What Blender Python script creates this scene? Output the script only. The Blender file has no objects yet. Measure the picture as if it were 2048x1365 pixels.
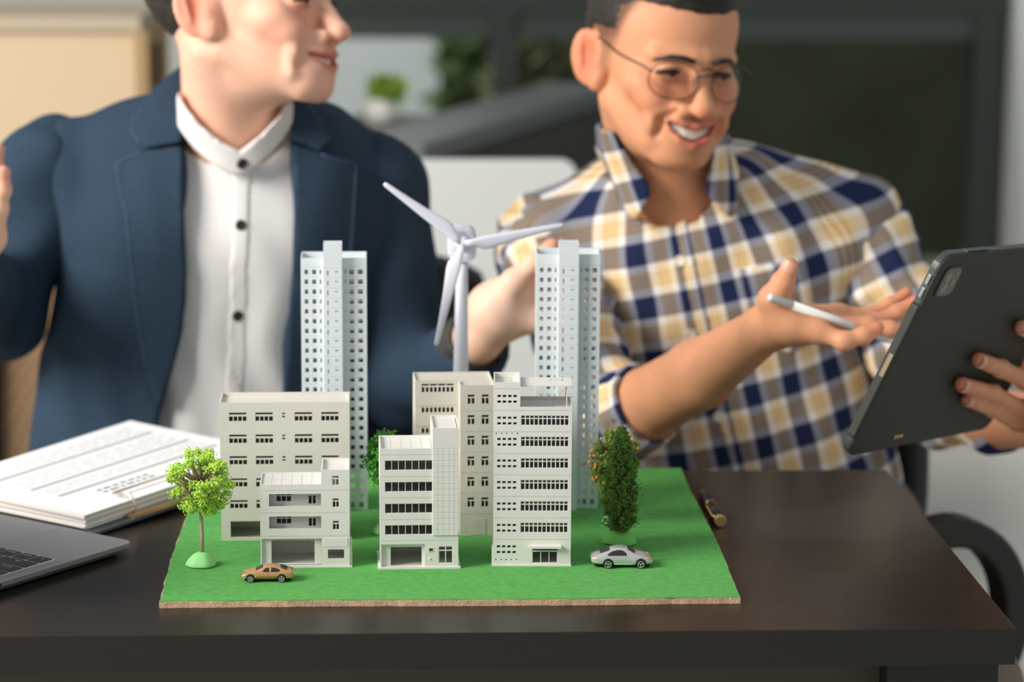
import bpy, bmesh, math, random
import numpy as np
from mathutils import Vector, Matrix
from mathutils.bvhtree import BVHTree

random.seed(7)
scene = bpy.context.scene
COL = scene.collection
PI = math.pi

# ---------------------------------------------------------------- camera
F_PX, CX, CY = 5200.0, 1024.0, 682.5
Z_TABLE, Z_BOARD, Z_CAM = 0.740, 0.746, 1.368
def _basis():
    dy = np.array([(775 - CX) / F_PX, (CY + 281) / F_PX, 1.0]); dy /= np.linalg.norm(dy)
    up = np.array([math.sin(-0.003), math.cos(-0.003), 0]); dz = up - dy * dy.dot(up); dz /= np.linalg.norm(dz)
    dx = np.cross(dy, dz)
    if dx[0] < 0: dx = -dx
    return np.stack([dx, dy, dz], 1)
CAM_M = _basis()                                   # rows: right, up, forward
CAM_P = np.array([0.0, 0.0, Z_CAM])
cam_d = bpy.data.cameras.new('camera'); cam = bpy.data.objects.new('camera', cam_d); COL.objects.link(cam)
cam_d.sensor_width = 36.0; cam_d.lens = 36.0 * F_PX / 2048.0
cam_d.clip_start = 0.05; cam_d.clip_end = 60
R, U, FW = CAM_M
cam.matrix_world = Matrix(((R[0], U[0], -FW[0], 0), (R[1], U[1], -FW[1], 0), (R[2], U[2], -FW[2], Z_CAM), (0, 0, 0, 1)))
cam_d.dof.use_dof = True; cam_d.dof.focus_distance = 2.27; cam_d.dof.aperture_fstop = 4.0
scene.camera = cam

def ray(px, py): return CAM_M.T @ np.array([(px - CX) / F_PX, -(py - CY) / F_PX, 1.0])
def at(px, py, y):
    d = ray(px, py); return Vector(CAM_P + d * y / d[1])
def onz(px, py, z):
    d = ray(px, py); return Vector(CAM_P + d * (z - Z_CAM) / d[2])

# ---------------------------------------------------------------- light
world = bpy.data.worlds.new('room_light'); scene.world = world; world.use_nodes = True
world.node_tree.nodes['Background'].inputs[0].default_value = (0.93, 0.97, 1.0, 1)
world.node_tree.nodes['Background'].inputs[1].default_value = 0.47
def area(name, loc, target, sx, sy, power, color):
    l = bpy.data.lights.new(name, 'AREA'); l.shape = 'RECTANGLE'; l.size = sx; l.size_y = sy; l.energy = power; l.color = color
    o = bpy.data.objects.new(name, l); COL.objects.link(o); o.location = loc
    o.rotation_euler = (Vector(target) - Vector(loc)).to_track_quat('-Z', 'Y').to_euler()
    return o
area('window_light', (-2.5, 1.35, 2.35), (0.05, 2.5, 0.85), 1.5, 1.3, 160, (1.0, 0.95, 0.88))
area('facade_fill', (-0.2, 7.3, 3.6), (0.1, 8.6, 1.0), 3.0, 0.8, 130, (1.0, 0.99, 0.98))  # added lamp outside the window, brightens the facade and shrubs
scene.view_settings.view_transform = 'Standard'; scene.view_settings.look = 'None'
scene.view_settings.gamma = 1.0; scene.view_settings.use_curve_mapping = False
scene.view_settings.exposure = 0.0

# ---------------------------------------------------------------- helpers
def lin(c):
    c /= 255.0
    return c / 12.92 if c <= 0.04045 else ((c + 0.055) / 1.055) ** 2.4
def rgb(r, g, b): return (lin(r), lin(g), lin(b), 1.0)
MATS = {}
def mat(name, color, rough=0.6, metal=0.0, noise=0.0, nscale=40.0, bump=0.0, bscale=200.0, stretch=None, spec=0.5, alpha=None, trans=0.0, sub=0.0, coat=0.0, vcol=None):
    if name in MATS: return MATS[name]
    m = bpy.data.materials.new(name); m.use_nodes = True; nt = m.node_tree
    b = nt.nodes['Principled BSDF']
    b.inputs['Base Color'].default_value = color; b.inputs['Roughness'].default_value = rough; b.inputs['Metallic'].default_value = metal
    b.inputs['Specular IOR Level'].default_value = spec
    b.inputs['Transmission Weight'].default_value = trans; b.inputs['Coat Weight'].default_value = coat
    if sub: 
        b.inputs['Subsurface Weight'].default_value = sub; b.inputs['Subsurface Radius'].default_value = (0.012, 0.005, 0.003); b.inputs['Subsurface Scale'].default_value = 0.6
    src = None
    if noise or bump:
        tc = nt.nodes.new('ShaderNodeTexCoord'); mp = nt.nodes.new('ShaderNodeMapping')
        if stretch: mp.inputs['Scale'].default_value = stretch
        nt.links.new(tc.outputs['Object'], mp.inputs[0])
    if vcol:
        a = nt.nodes.new('ShaderNodeAttribute'); a.attribute_name = vcol; src = a.outputs['Color']
    if noise:
        n = nt.nodes.new('ShaderNodeTexNoise'); n.inputs['Scale'].default_value = nscale; n.inputs['Detail'].default_value = 5
        nt.links.new(mp.outputs[0], n.inputs['Vector'])
        mx = nt.nodes.new('ShaderNodeMix'); mx.data_type = 'RGBA'; mx.blend_type = 'MULTIPLY'; mx.inputs[0].default_value = 1.0
        r = nt.nodes.new('ShaderNodeMapRange'); r.inputs[1].default_value = 0.3; r.inputs[2].default_value = 0.7
        r.inputs[3].default_value = 1 - noise; r.inputs[4].default_value = 1 + noise
        nt.links.new(n.outputs[0], r.inputs[0])
        mx.inputs[6].default_value = color
        if src: nt.links.new(src, mx.inputs[6])
        nt.links.new(r.outputs[0], mx.inputs[7]); src = mx.outputs[2]
    if src: nt.links.new(src, b.inputs['Base Color'])
    if bump:
        n2 = nt.nodes.new('ShaderNodeTexNoise'); n2.inputs['Scale'].default_value = bscale; n2.inputs['Detail'].default_value = 3
        nt.links.new(mp.outputs[0], n2.inputs['Vector'])
        bp = nt.nodes.new('ShaderNodeBump'); bp.inputs['Strength'].default_value = bump; bp.inputs['Distance'].default_value = 0.002
        nt.links.new(n2.outputs[0], bp.inputs['Height']); nt.links.new(bp.outputs[0], b.inputs['Normal'])
    MATS[name] = m
    return m

def glass_mat(name, tint, rough=0.02, ior=1.25):
    """thin clear sheet: lets light straight through with a faint reflection"""
    m = bpy.data.materials.new(name); m.use_nodes = True; nt = m.node_tree; nt.nodes.remove(nt.nodes['Principled BSDF'])
    t = nt.nodes.new('ShaderNodeBsdfTransparent'); t.inputs[0].default_value = tint; g = nt.nodes.new('ShaderNodeBsdfGlossy'); g.inputs['Roughness'].default_value = rough
    f = nt.nodes.new('ShaderNodeFresnel'); f.inputs[0].default_value = ior
    x = nt.nodes.new('ShaderNodeMixShader'); nt.links.new(f.outputs[0], x.inputs[0]); nt.links.new(t.outputs[0], x.inputs[1]); nt.links.new(g.outputs[0], x.inputs[2])
    nt.links.new(x.outputs[0], nt.nodes['Material Output'].inputs[0]); return m

def thin_plastic(m, amount):
    """lets some light glow through a thin moulded wall"""
    nt = m.node_tree; b = nt.nodes['Principled BSDF']; t = nt.nodes.new('ShaderNodeBsdfTranslucent'); t.inputs[0].default_value = b.inputs['Base Color'].default_value
    x = nt.nodes.new('ShaderNodeMixShader'); x.inputs[0].default_value = amount
    nt.links.new(b.outputs[0], x.inputs[1]); nt.links.new(t.outputs[0], x.inputs[2]); nt.links.new(x.outputs[0], nt.nodes['Material Output'].inputs[0])

class MB:
    """collects vertices and faces, then links them as one mesh object"""
    def __init__(s): s.v = []; s.f = []
    def add(s, vs, fs):
        o = len(s.v); s.v += [tuple(v) for v in vs]; s.f += [tuple(i + o for i in f) for f in fs]; return s
    def box(s, x0, x1, y0, y1, z0, z1):
        return s.add([(x, y, z) for z in (z0, z1) for y in (y0, y1) for x in (x0, x1)],
                     [(0, 2, 3, 1), (4, 5, 7, 6), (0, 1, 5, 4), (2, 6, 7, 3), (0, 4, 6, 2), (1, 3, 7, 5)])
    def panel(s, x0, x1, z0, z1, y0, th, holes=()):
        """upright wall in the xz plane, front at y0, real openings where the holes are"""
        xs = sorted({x0, x1} | {min(max(h[i], x0), x1) for h in holes for i in (0, 1)})
        zs = sorted({z0, z1} | {min(max(h[i], z0), z1) for h in holes for i in (2, 3)})
        nx, nz = len(xs) - 1, len(zs) - 1
        sol = [[not any(h[0] - 1e-9 <= (xs[i] + xs[i+1]) / 2 <= h[1] + 1e-9 and h[2] - 1e-9 <= (zs[j] + zs[j+1]) / 2 <= h[3] + 1e-9 for h in holes) for j in range(nz)] for i in range(nx)]
        y1 = y0 + th
        idx = {}
        def V(i, j, b):
            k = (i, j, b)
            if k not in idx: idx[k] = len(s.v); s.v.append((xs[i], y1 if b else y0, zs[j]))
            return idx[k]
        for i in range(nx):
            for j in range(nz):
                if not sol[i][j]: continue
                s.f.append((V(i, j, 0), V(i+1, j, 0), V(i+1, j+1, 0), V(i, j+1, 0)))
                s.f.append((V(i, j, 1), V(i, j+1, 1), V(i+1, j+1, 1), V(i+1, j, 1)))
                if i == 0 or not sol[i-1][j]: s.f.append((V(i, j, 0), V(i, j+1, 0), V(i, j+1, 1), V(i, j, 1)))
                if i == nx-1 or not sol[i+1][j]: s.f.append((V(i+1, j, 0), V(i+1, j, 1), V(i+1, j+1, 1), V(i+1, j+1, 0)))
                if j == 0 or not sol[i][j-1]: s.f.append((V(i, j, 0), V(i, j, 1), V(i+1, j, 1), V(i+1, j, 0)))
                if j == nz-1 or not sol[i][j+1]: s.f.append((V(i, j+1, 0), V(i+1, j+1, 0), V(i+1, j+1, 1), V(i, j+1, 1)))
        return s
    def panel_side(s, y0, y1, z0, z1, x0, th, holes=()):
        t = MB().panel(y0, y1, z0, z1, 0, th, holes)
        return s.add([(x0 + v[1], v[0], v[2]) for v in t.v], [f[::-1] for f in t.f])
    def tube(s, pts, rad, n=10, cap=True, ref=None):
        """round tube along points, one radius for each point; rad may be (a, b) pairs"""
        P = [Vector(p) for p in pts]; m = len(P)
        rr = list(rad) if isinstance(rad, (list, tuple)) else [rad] * m
        T = [((P[min(i+1, m-1)] - P[max(i-1, 0)]).normalized()) for i in range(m)]
        u = Vector(ref) if ref else (Vector((0, 0, 1)) if abs(T[0].z) < 0.9 else Vector((1, 0, 0)))
        o = len(s.v)
        for i in range(m):
            u = (u - T[i] * u.dot(T[i])).normalized(); w = T[i].cross(u)
            a, b = rr[i] if isinstance(rr[i], tuple) else (rr[i], rr[i])
            for k in range(n):
                t = 2 * PI * k / n; s.v.append(tuple(P[i] + u * (a * math.cos(t)) + w * (b * math.sin(t))))
        for i in range(m - 1):
            for k in range(n):
                k2 = (k + 1) % n; s.f.append((o + i*n + k, o + i*n + k2, o + (i+1)*n + k2, o + (i+1)*n + k))
        if cap: s.f.append(tuple(o + k for k in range(n))[::-1]); s.f.append(tuple(o + (m-1)*n + k for k in range(n)))
        return s
    def lathe(s, prof, n=20, c=(0, 0, 0)):
        o = len(s.v)
        for r, z in prof:
            for k in range(n): s.v.append((c[0] + r * math.cos(2*PI*k/n), c[1] + r * math.sin(2*PI*k/n), c[2] + z))
        for i in range(len(prof) - 1):
            for k in range(n):
                k2 = (k + 1) % n; s.f.append((o + i*n + k, o + i*n + k2, o + (i+1)*n + k2, o + (i+1)*n + k))
        s.f.append(tuple(o + k for k in range(n))[::-1]); s.f.append(tuple(o + (len(prof)-1)*n + k for k in range(n)))
        return s
    def prism(s, poly, y0, y1):
        """polygon in xz, given thickness along y"""
        n = len(poly); o = len(s.v)
        s.v += [(x, y0, z) for x, z in poly] + [(x, y1, z) for x, z in poly]
        s.f.append(tuple(o + i for i in range(n))); s.f.append(tuple(o + n + i for i in range(n))[::-1])
        for i in range(n): j = (i + 1) % n; s.f.append((o + j, o + i, o + n + i, o + n + j))
        return s
    def xf(s, M):
        s.v = [tuple(M @ Vector(v)) for v in s.v]; return s
    def build(s, name, m, parent=None, smooth=False, fix=False, bevel=0, sub=0):
        me = bpy.data.meshes.new(name); me.from_pydata(s.v, [], s.f); me.update()
        if fix:
            bm = bmesh.new(); bm.from_mesh(me); bmesh.ops.remove_doubles(bm, verts=bm.verts, dist=1e-6); bmesh.ops.recalc_face_normals(bm, faces=bm.faces); bm.to_mesh(me); bm.free()
        if smooth: me.polygons.foreach_set('use_smooth', [True] * len(me.polygons))
        o = bpy.data.objects.new(name, me); COL.objects.link(o)
        if m: me.materials.append(m)
        if parent: o.parent = parent
        if bevel:
            b = o.modifiers.new('bevel', 'BEVEL'); b.width = bevel; b.segments = 2; b.limit_method = 'ANGLE'; b.angle_limit = 0.7
        if sub:
            b = o.modifiers.new('sub', 'SUBSURF'); b.levels = b.render_levels = sub
        return o
def tag(o, label=None, cat=None, group=None, kind=None):
    for k, v in (('label', label), ('category', cat), ('group', group), ('kind', kind)):
        if v: o[k] = v
    return o
def empty(name, loc=(0, 0, 0), rz=0.0):
    o = bpy.data.objects.new(name, None); COL.objects.link(o); o.location = loc; o.rotation_euler = (0, 0, rz); o.empty_display_size = 0.02
    return o
def share(o, parent, loc=None, name=None):
    c = o.copy(); COL.objects.link(c); c.parent = parent
    if loc is not None: c.location = loc
    return c
# ---------------------------------------------------------------- materials
M_WALL = mat('painted_wall', rgb(205, 203, 198), 0.8)
M_FLOOR = mat('polished_floor', rgb(208, 206, 198), 0.25, noise=0.05, nscale=3)
M_FRAME = mat('dark_window_frame', rgb(46, 52, 48), 0.5)
M_DARK = mat('black_plastic', rgb(36, 36, 33), 0.5, noise=0.1)
M_BEIGE = mat('beige_model_plastic', rgb(214, 211, 202), 0.55, noise=0.02, nscale=120)
M_IVORY = mat('ivory_model_plastic', rgb(222, 220, 214), 0.5, noise=0.02, nscale=120)
M_TAN = mat('warm_beige_model_plastic', rgb(208, 203, 192), 0.55, noise=0.02, nscale=120)
M_COOL = mat('cool_white_model_plastic', rgb(233, 240, 243), 0.5, noise=0.015, nscale=120)
thin_plastic(M_COOL, 0.16)
M_LILAC = mat('pale_lilac_plastic', rgb(222, 221, 234), 0.4)
M_TABLE = mat('dark_wenge_laminate', rgb(36, 30, 23), 0.30, noise=0.3, nscale=30, bump=0.04, bscale=90, stretch=(1, 14, 14), spec=0.32)
M_TABLE_EDGE = mat('dark_edge_band', rgb(33, 31, 26), 0.55, spec=0.3, noise=0.1, nscale=40, stretch=(1, 10, 10))
M_PANEL = mat('brown_panel', rgb(60, 54, 42), 0.6)

def thing_mesh(o, label, cat, group=None): return tag(o, label, cat, group)
def struct(o): o['kind'] = 'structure'; return o

# ---------------------------------------------------------------- the room
YB = 6.5
struct(MB().box(-5, 5, -1, 9.4, -0.05, 0).build('floor', M_FLOOR))
def bp(px, py): return at(px, py, YB)
x_l, x_r = bp(350, 0).x, bp(2012, 300).x
struct(MB().box(-5, bp(640, 0).x, YB, YB + 0.12, 0, 3.2).build('wall_back', M_WALL))
struct(MB().box(x_r, 5, YB - 0.35, YB + 0.12, 0, 3.2).build('wall_right', mat('pale_column_paint', rgb(196, 200, 196), 0.7)))
# glazed front of the room: frame pieces, panes, transom
wf = empty('window_1', (0, 0, 0)); struct(wf)
xw0, xw1 = bp(640, 0).x, x_r
MB().box(xw0, xw1, YB, YB + 0.1, bp(800, 24).z, bp(800, 24).z + 0.16).build('transom', M_FRAME, wf)
MB().box(xw0, xw1, YB, YB + 0.1, bp(1500, 64).z - 0.02, bp(800, 24).z).build('head_rail', mat('grey_green_frame', rgb(58, 68, 64), 0.5), wf).location = (0, 0.02, 0.0)  # head rail a little lighter and greener than the other frame pieces
for a, b in ((986, 1034), (1200, 1232), (1955, 2012)):
    MB().box(bp(a, 0).x, bp(b, 0).x, YB, YB + 0.1, 0, bp(800, 24).z).build('mullion', M_FRAME, wf)
MB().box(xw0, xw1, YB, YB + 0.1, 0, 0.12).build('bottom_rail', M_FRAME, wf)
MB().box(xw0, xw1, YB, YB + 0.1, 2.2, 3.2).build('upper_panel', mat('dark_upper_panel', rgb(52, 58, 54), 0.6), wf)
M_GLASS = glass_mat('clear_pane', (0.93, 0.96, 0.95, 1)); M_GLASS_D = glass_mat('smoked_pane', (0.62, 0.66, 0.56, 1))
for a, b in ((640, 986), (1034, 1200), (1232, 1955)):
    MB().box(bp(a, 0).x, bp(b, 0).x, YB + 0.045, YB + 0.051, 0.12, bp(800, 24).z).build('pane', M_GLASS if b < 1250 else M_GLASS_D, wf)
# outside: pale ribbed facade, hedge and a dark porch wall
fac = empty('ribbed_facade', (0, 8.6, 0)); tag(fac, 'pale blue-grey ribbed facade outside the window', 'building')
fx0, fx1 = at(560, 0, 8.6).x, at(935, 0, 8.6).x
n = 22
for i in range(n):
    w = (fx1 - fx0) / n
    MB().box(fx0 + i*w, fx0 + (i + 0.86)*w, 0, 0.06 + 0.03*(i % 2), 0, 3.0).build('cladding_rib', mat('pale_cladding', rgb(206, 208, 209), 0.6), fac)
MB().box(fx0, fx1, 0.09, 0.2, 0, 3.0).build('backing_wall', mat('cladding_joint', rgb(180, 182, 184), 0.7), fac)
def leafball(mb, c, rx, ry, rz, n, s, rnd):
    """a cloud of small bent leaves"""
    for i in range(n):
        a, b = rnd.uniform(0, 2*PI), math.acos(rnd.uniform(-1, 1)); r = rnd.uniform(0.55, 1.0) ** 0.5
        p = Vector((c[0] + rx*r*math.sin(b)*math.cos(a), c[1] + ry*r*math.sin(b)*math.sin(a), c[2] + rz*r*math.cos(b)))
        d = Vector((rnd.gauss(0, 1), rnd.gauss(0, 1), rnd.gauss(0, 1) + 0.3)).normalized(); e = d.orthogonal().normalized(); f = d.cross(e)
        L = s * rnd.uniform(0.7, 1.3)
        mb.add([p, p + d*L*0.5 + e*L*0.28 + f*L*0.08, p + d*L, p + d*L*0.5 - e*L*0.28 + f*L*0.08], [(0, 1, 2), (0, 2, 3)])
M_HEDGE = mat('dark_hedge_leaf', rgb(64, 84, 40), 0.7, noise=0.4, nscale=6)
M_HEDGE2 = mat('olive_hedge_leaf', rgb(88, 92, 58), 0.7, noise=0.4, nscale=6)
rr = random.Random(3)
for k, (px, py, yy, rx, rz, m, lab) in enumerate(((958, 200, 8.3, 0.09, 0.30, M_HEDGE, 'green garden shrub outside the window beside the pale facade'),
        (1120, 190, 7.6, 0.17, 0.40, M_HEDGE2, 'olive garden shrub outside the window right of the dark mullion'))):
    c = at(px, py, yy); t = empty('garden_shrub', (c.x, yy, 0)); tag(t, lab, 'shrub')
    mb = MB(); leafball(mb, (0, 0, c.z), rx, 0.12, rz, 500, 0.11, rr); tag(mb.build('foliage', m, t), kind='stuff')
    MB().tube([(0, 0, 0), (0.01, 0, c.z * 0.5), (0, 0, c.z)], [0.03, 0.025, 0.01], 8).build('trunk', mat('bark', rgb(70, 58, 46), 0.8), t)
struct(MB().box(at(930, 0, 8.95).x, 5, 8.95, 9.1, 0, 3.2).build('wall_outside', mat('dark_porch_wall', rgb(50, 52, 42), 0.8, noise=0.3, nscale=2.5)))

# ---------------------------------------------------------------- background furniture
# beige cabinet at the left
p0, p1 = at(-60, 48, 4.6), at(268, 48, 4.6)
cab = empty('storage_cabinet', (p1.x, 4.6, 0)); tag(cab, 'cream storage cabinet standing behind the man in the navy blazer', 'cabinet')
w = p1.x - p0.x
MB().box(-w, 0, 0.02, 0.45, 0, p1.z - 0.012).build('body', mat('cream_laminate', rgb(222, 198, 164), 0.6), cab)
MB().box(-w - 0.01, 0.01, 0.0, 0.46, p1.z - 0.012, p1.z + 0.012).build('top', mat('cream_top', rgb(196, 180, 155), 0.6), cab)
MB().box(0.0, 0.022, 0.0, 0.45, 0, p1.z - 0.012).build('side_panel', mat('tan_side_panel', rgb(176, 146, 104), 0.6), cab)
MB().box(0.022, 0.034, 0.1, 0.14, p1.z - 0.12, p1.z - 0.04).build('handle', mat('brown_handle', rgb(96, 72, 44), 0.5), cab)
# white partition screen between the men
c0, c1 = at(560, 322, 4.15), at(1155, 322, 4.15)
scr = empty('partition_screen', ((c0.x + c1.x) / 2, 4.15, 0)); tag(scr, 'white desk partition screen with a rounded corner standing between the two men', 'screen')
hw = (c1.x - c0.x) / 2; ht = c1.z; r_ = 0.025
poly = [(-hw, 0.22), (hw, 0.22)] + [(hw - r_ + r_*math.cos(a), ht - r_ + r_*math.sin(a)) for a in [i*PI/12 for i in range(7)]] + [(-hw + r_ - r_*math.sin(a), ht - r_ + r_*math.cos(a)) for a in [i*PI/12 for i in range(7)]]
MB().prism(poly, 0, 0.03).build('panel', mat('white_screen_laminate', rgb(226, 228, 226), 0.5), scr, bevel=0.004)
for sx in (-1, 1):
    MB().box(sx*hw*0.8 - 0.02, sx*hw*0.8 + 0.02, -0.15, 0.18, 0, 0.02).box(sx*hw*0.8 - 0.015, sx*hw*0.8 + 0.015, 0.0, 0.03, 0.02, 0.22).build('foot', M_DARK, scr)
# sideboard with potted plant
s0, s1 = at(700, 262, 5.2), at(862, 262, 5.2)
sb = empty('sideboard', ((s0.x + s1.x)/2, 5.2, 0)); tag(sb, 'dark brown sideboard under the small potted plant', 'sideboard')
hw = (s1.x - s0.x) / 2
MB().box(-hw, hw, 0, 0.35, s0.z - 0.025, s0.z).build('top', mat('dark_sideboard_top', rgb(84, 80, 74), 0.5), sb)
MB().box(-hw + .01, hw - .01, 0.01, 0.34, 0.05, s0.z - 0.025).build('body', mat('dark_sideboard', rgb(70, 66, 60), 0.5), sb)
for sx in (-1, 1): MB().box(sx*hw*0.5 - hw*0.45, sx*hw*0.5 + hw*0.45, -0.004, 0.01, 0.1, s0.z - 0.06).build('door', mat('sideboard_door', rgb(76, 72, 66), 0.5), sb)
for sx in (-1, 1): MB().box(sx*hw*0.8 - 0.02, sx*hw*0.8 + 0.02, 0.05, 0.3, 0, 0.05).build('foot', M_DARK, sb)
pc = at(762, 262, 5.3); pot = empty('potted_plant', (pc.x, 5.3, s0.z)); tag(pot, 'small green plant in a round white pot on the sideboard', 'plant')
MB().lathe([(0.012, 0), (0.024, 0.006), (0.030, 0.02), (0.030, 0.036), (0.025, 0.050), (0.020, 0.055)], 20).build('pot', mat('white_ceramic', rgb(246, 244, 236), 0.4), pot, smooth=True)
mb = MB(); leafball(mb, (0.012, 0, 0.072), 0.034, 0.03, 0.02, 160, 0.022, rr); tag(mb.build('foliage', mat('lime_leaf', rgb(140, 170, 40), 0.6, noise=0.3, nscale=30), pot), kind='stuff')
# grey sofa running into the depth
q0, q1 = at(842, 300, 4.7), at(1230, 222, 6.0)
d = (q1 - q0); d.z = 0; L = d.length; ang = math.atan2(d.y, d.x)
so = empty('grey_sofa', (q0.x, 4.7, 0), ang); tag(so, 'long charcoal grey sofa running along the window behind the men', 'sofa')
M_SOFA = mat('charcoal_upholstery', rgb(58, 60, 56), 0.7, noise=0.1)
zt = q0.z
MB().box(0, L, 0, 0.16, 0.12, zt - 0.03).build('backrest', M_SOFA, so, bevel=0.02)
MB().box(-0.005, L + 0.005, -0.01, 0.17, zt - 0.03, zt + 0.01).build('top_rail', mat('grey_top_rail', rgb(104, 108, 106), 0.4), so, bevel=0.01)
MB().box(0, L, -0.44, 0.0, 0.12, 0.42).build('seat', M_SOFA, so, bevel=0.03)
MB().box(-0.08, 0.0, -0.44, 0.16, 0.12, 0.62).build('armrest', M_SOFA, so, bevel=0.02)
for x in (0.05, L - 0.1): 
    for y in (0.06, -0.40): MB().box(x, x + 0.04, y, y + 0.04, 0, 0.12).build('leg', M_DARK, so)

# ---------------------------------------------------------------- table
TX0, TX1, TY0, TY1 = -0.95, 0.522, 2.066, 2.641
tb = empty('desk', ((TX0 + TX1) / 2, (TY0 + TY1) / 2, 0)); tag(tb, 'dark brown wooden desk carrying the model city', 'desk')
ox, oy = tb.location.x, tb.location.y
MB().box(TX0 - ox, TX1 - ox, TY0 + 0.0006 - oy, TY1 - oy, Z_TABLE - 0.0315, Z_TABLE).build('top', M_TABLE, tb, bevel=0.0008)
MB().box(TX0 - ox, TX1 - ox, TY0 - oy, TY0 + 0.0006 - oy, Z_TABLE - 0.0312, Z_TABLE - 0.0004).build('edge_band', M_TABLE_EDGE, tb)
MB().box(TX0 + 0.06 - ox, 0.420 - ox, TY0 + 0.06 - oy, TY0 + 0.08 - oy, 0.25, Z_TABLE - 0.0315).build('modesty_panel', M_PANEL, tb)
for x in (TX0 + 0.01, 0.4205): MB().box(x - ox, x + 0.095 - ox, TY0 + 0.03 - oy, TY0 + 0.14 - oy, 0.0, Z_TABLE - 0.0315).build('leg', mat('dark_leg', rgb(24, 22, 18), 0.6), tb)

# ---------------------------------------------------------------- model board
rr = random.Random(11)
BX0, BX1, BY0, BY1 = -0.196, 0.3025, 2.146, 2.628
bd = empty('model_base_board', ((BX0 + BX1)/2, (BY0 + BY1)/2, Z_TABLE)); tag(bd, 'chipboard base covered in bright green felt under the model city', 'model base')
ox, oy = bd.location.x, bd.location.y
def edge_loop(off, jit, step=0.012):
    c = [(BX0 - off, BY0 - off), (BX1 + off, BY0 - off), (BX1 + off + 0.002, BY1 + off), (BX0 - off, BY1 + off)]; out = []
    for i in range(4):
        a, b = Vector(c[i]), Vector(c[(i+1) % 4]); n = int((b - a).length / step)
        nv = Vector((-(b - a).y, (b - a).x)).normalized()
        for k in range(n):
            t = k / n; out.append(a.lerp(b, t) + nv * (rr.gauss(0, jit) + 0.0012 * math.sin(t * 7 + i * 2)))
    return out
def slab(loop, z0, z1):
    n = len(loop); return MB().add([(p.x - ox, p.y - oy, z) for z in (z0, z1) for p in loop], [tuple(range(n))[::-1], tuple(range(n, 2*n))] + [(i, (i+1) % n, n + (i+1) % n, n + i) for i in range(n)])
slab(edge_loop(0, 0.0003), 0, 0.0052).build('chipboard', mat('chipboard', rgb(206, 172, 138), 0.8, noise=0.2, nscale=160, bump=0.3, bscale=400), bd)
M_FELT = mat('green_felt', rgb(96, 168, 88), 0.95, noise=0.12, nscale=140, bump=0.35, bscale=4500, spec=0.1)
slab(edge_loop(-0.0006, 0.0003), 0.0052, 0.006).build('felt', M_FELT, bd)

# ---------------------------------------------------------------- model buildings
class Bld:
    def __init__(s, name, x0, yb, deg, label, m, cat='model building', group=None):
        s.O = onz(x0, yb, Z_BOARD); s.yb = yb; s.x0 = x0; s.m = m
        s.e = empty(name, s.O, math.radians(deg)); tag(s.e, label, cat, group); s.cache = {}
    def X(s, px): return at(px, s.yb, s.O.y).x - s.O.x
    def Z(s, py): return at(s.x0, py, s.O.y).z - Z_BOARD
    def part(s, mb, name, m=None, **k): return mb.build(name, m or s.m, s.e, **k)
    def window(s, x0, x1, z0, z1, panes, y, th=0.0006, name='window'):
        """muntin grid set into an opening; panes as fractions (u0, u1, v0, v1), v from the top"""
        key = (round((x1 - x0) * 2e4), round((z1 - z0) * 2e4), tuple(panes), name)
        if key not in s.cache:
            w, h = x1 - x0, z1 - z0
            mb = MB().panel(0, w, 0, h, 0, th, [(u0*w, u1*w, h - v1*h, h - v0*h) for u0, u1, v0, v1 in panes])
            s.cache[key] = s.part(mb, name); s.cache[key].location = (x0, y, z0)
        else: share(s.cache[key], s.e, (x0, y, z0))
def grid(cols, rows, gu, gv):
    """panes of a grid; rows: list of (v0, v1)"""
    return tuple((( i + gu) / cols, (i + 1 - gu) / cols, v0, v1) for v0, v1 in rows for i in range(cols))
T = 0.0011
def shell(b, x0, x1, d, z0, z1, slabs=(), y0=T, back=True):
    """side walls, back wall and floors behind the front"""
    b.part(MB().box(x0, x0 + T, y0, d, z0, z1), 'side_wall'); b.part(MB().box(x1 - T, x1, y0, d, z0, z1), 'side_wall')
    if back: b.part(MB().box(x0 + T, x1 - T, d - T, d, z0, z1), 'back_wall')
    for z in slabs: b.part(MB().box(x0 + T, x1 - T, y0, d - T, z - 0.0008, z), 'floor_slab')
def roof_tiles(b, x0, x1, y0, y1, z, nx, ny, gap=0.0004):
    src = None
    w, d = (x1 - x0) / nx, (y1 - y0) / ny
    for i in range(nx):
        for j in range(ny):
            if src is None: src = b.part(MB().box(gap/2, w - gap/2, gap/2, d - gap/2, 0, 0.0004), 'roof_tile'); src.location = (x0, y0, z)
            else: share(src, b.e, (x0 + i*w, y0 + j*d, z))
c1x = lambda c: 420 + c / 3.25
c1y = lambda c: 760 + c / 3.25
c2x = lambda c: 800 + c / 3.102
c2y = lambda c: 720 + c / 3.102

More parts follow.
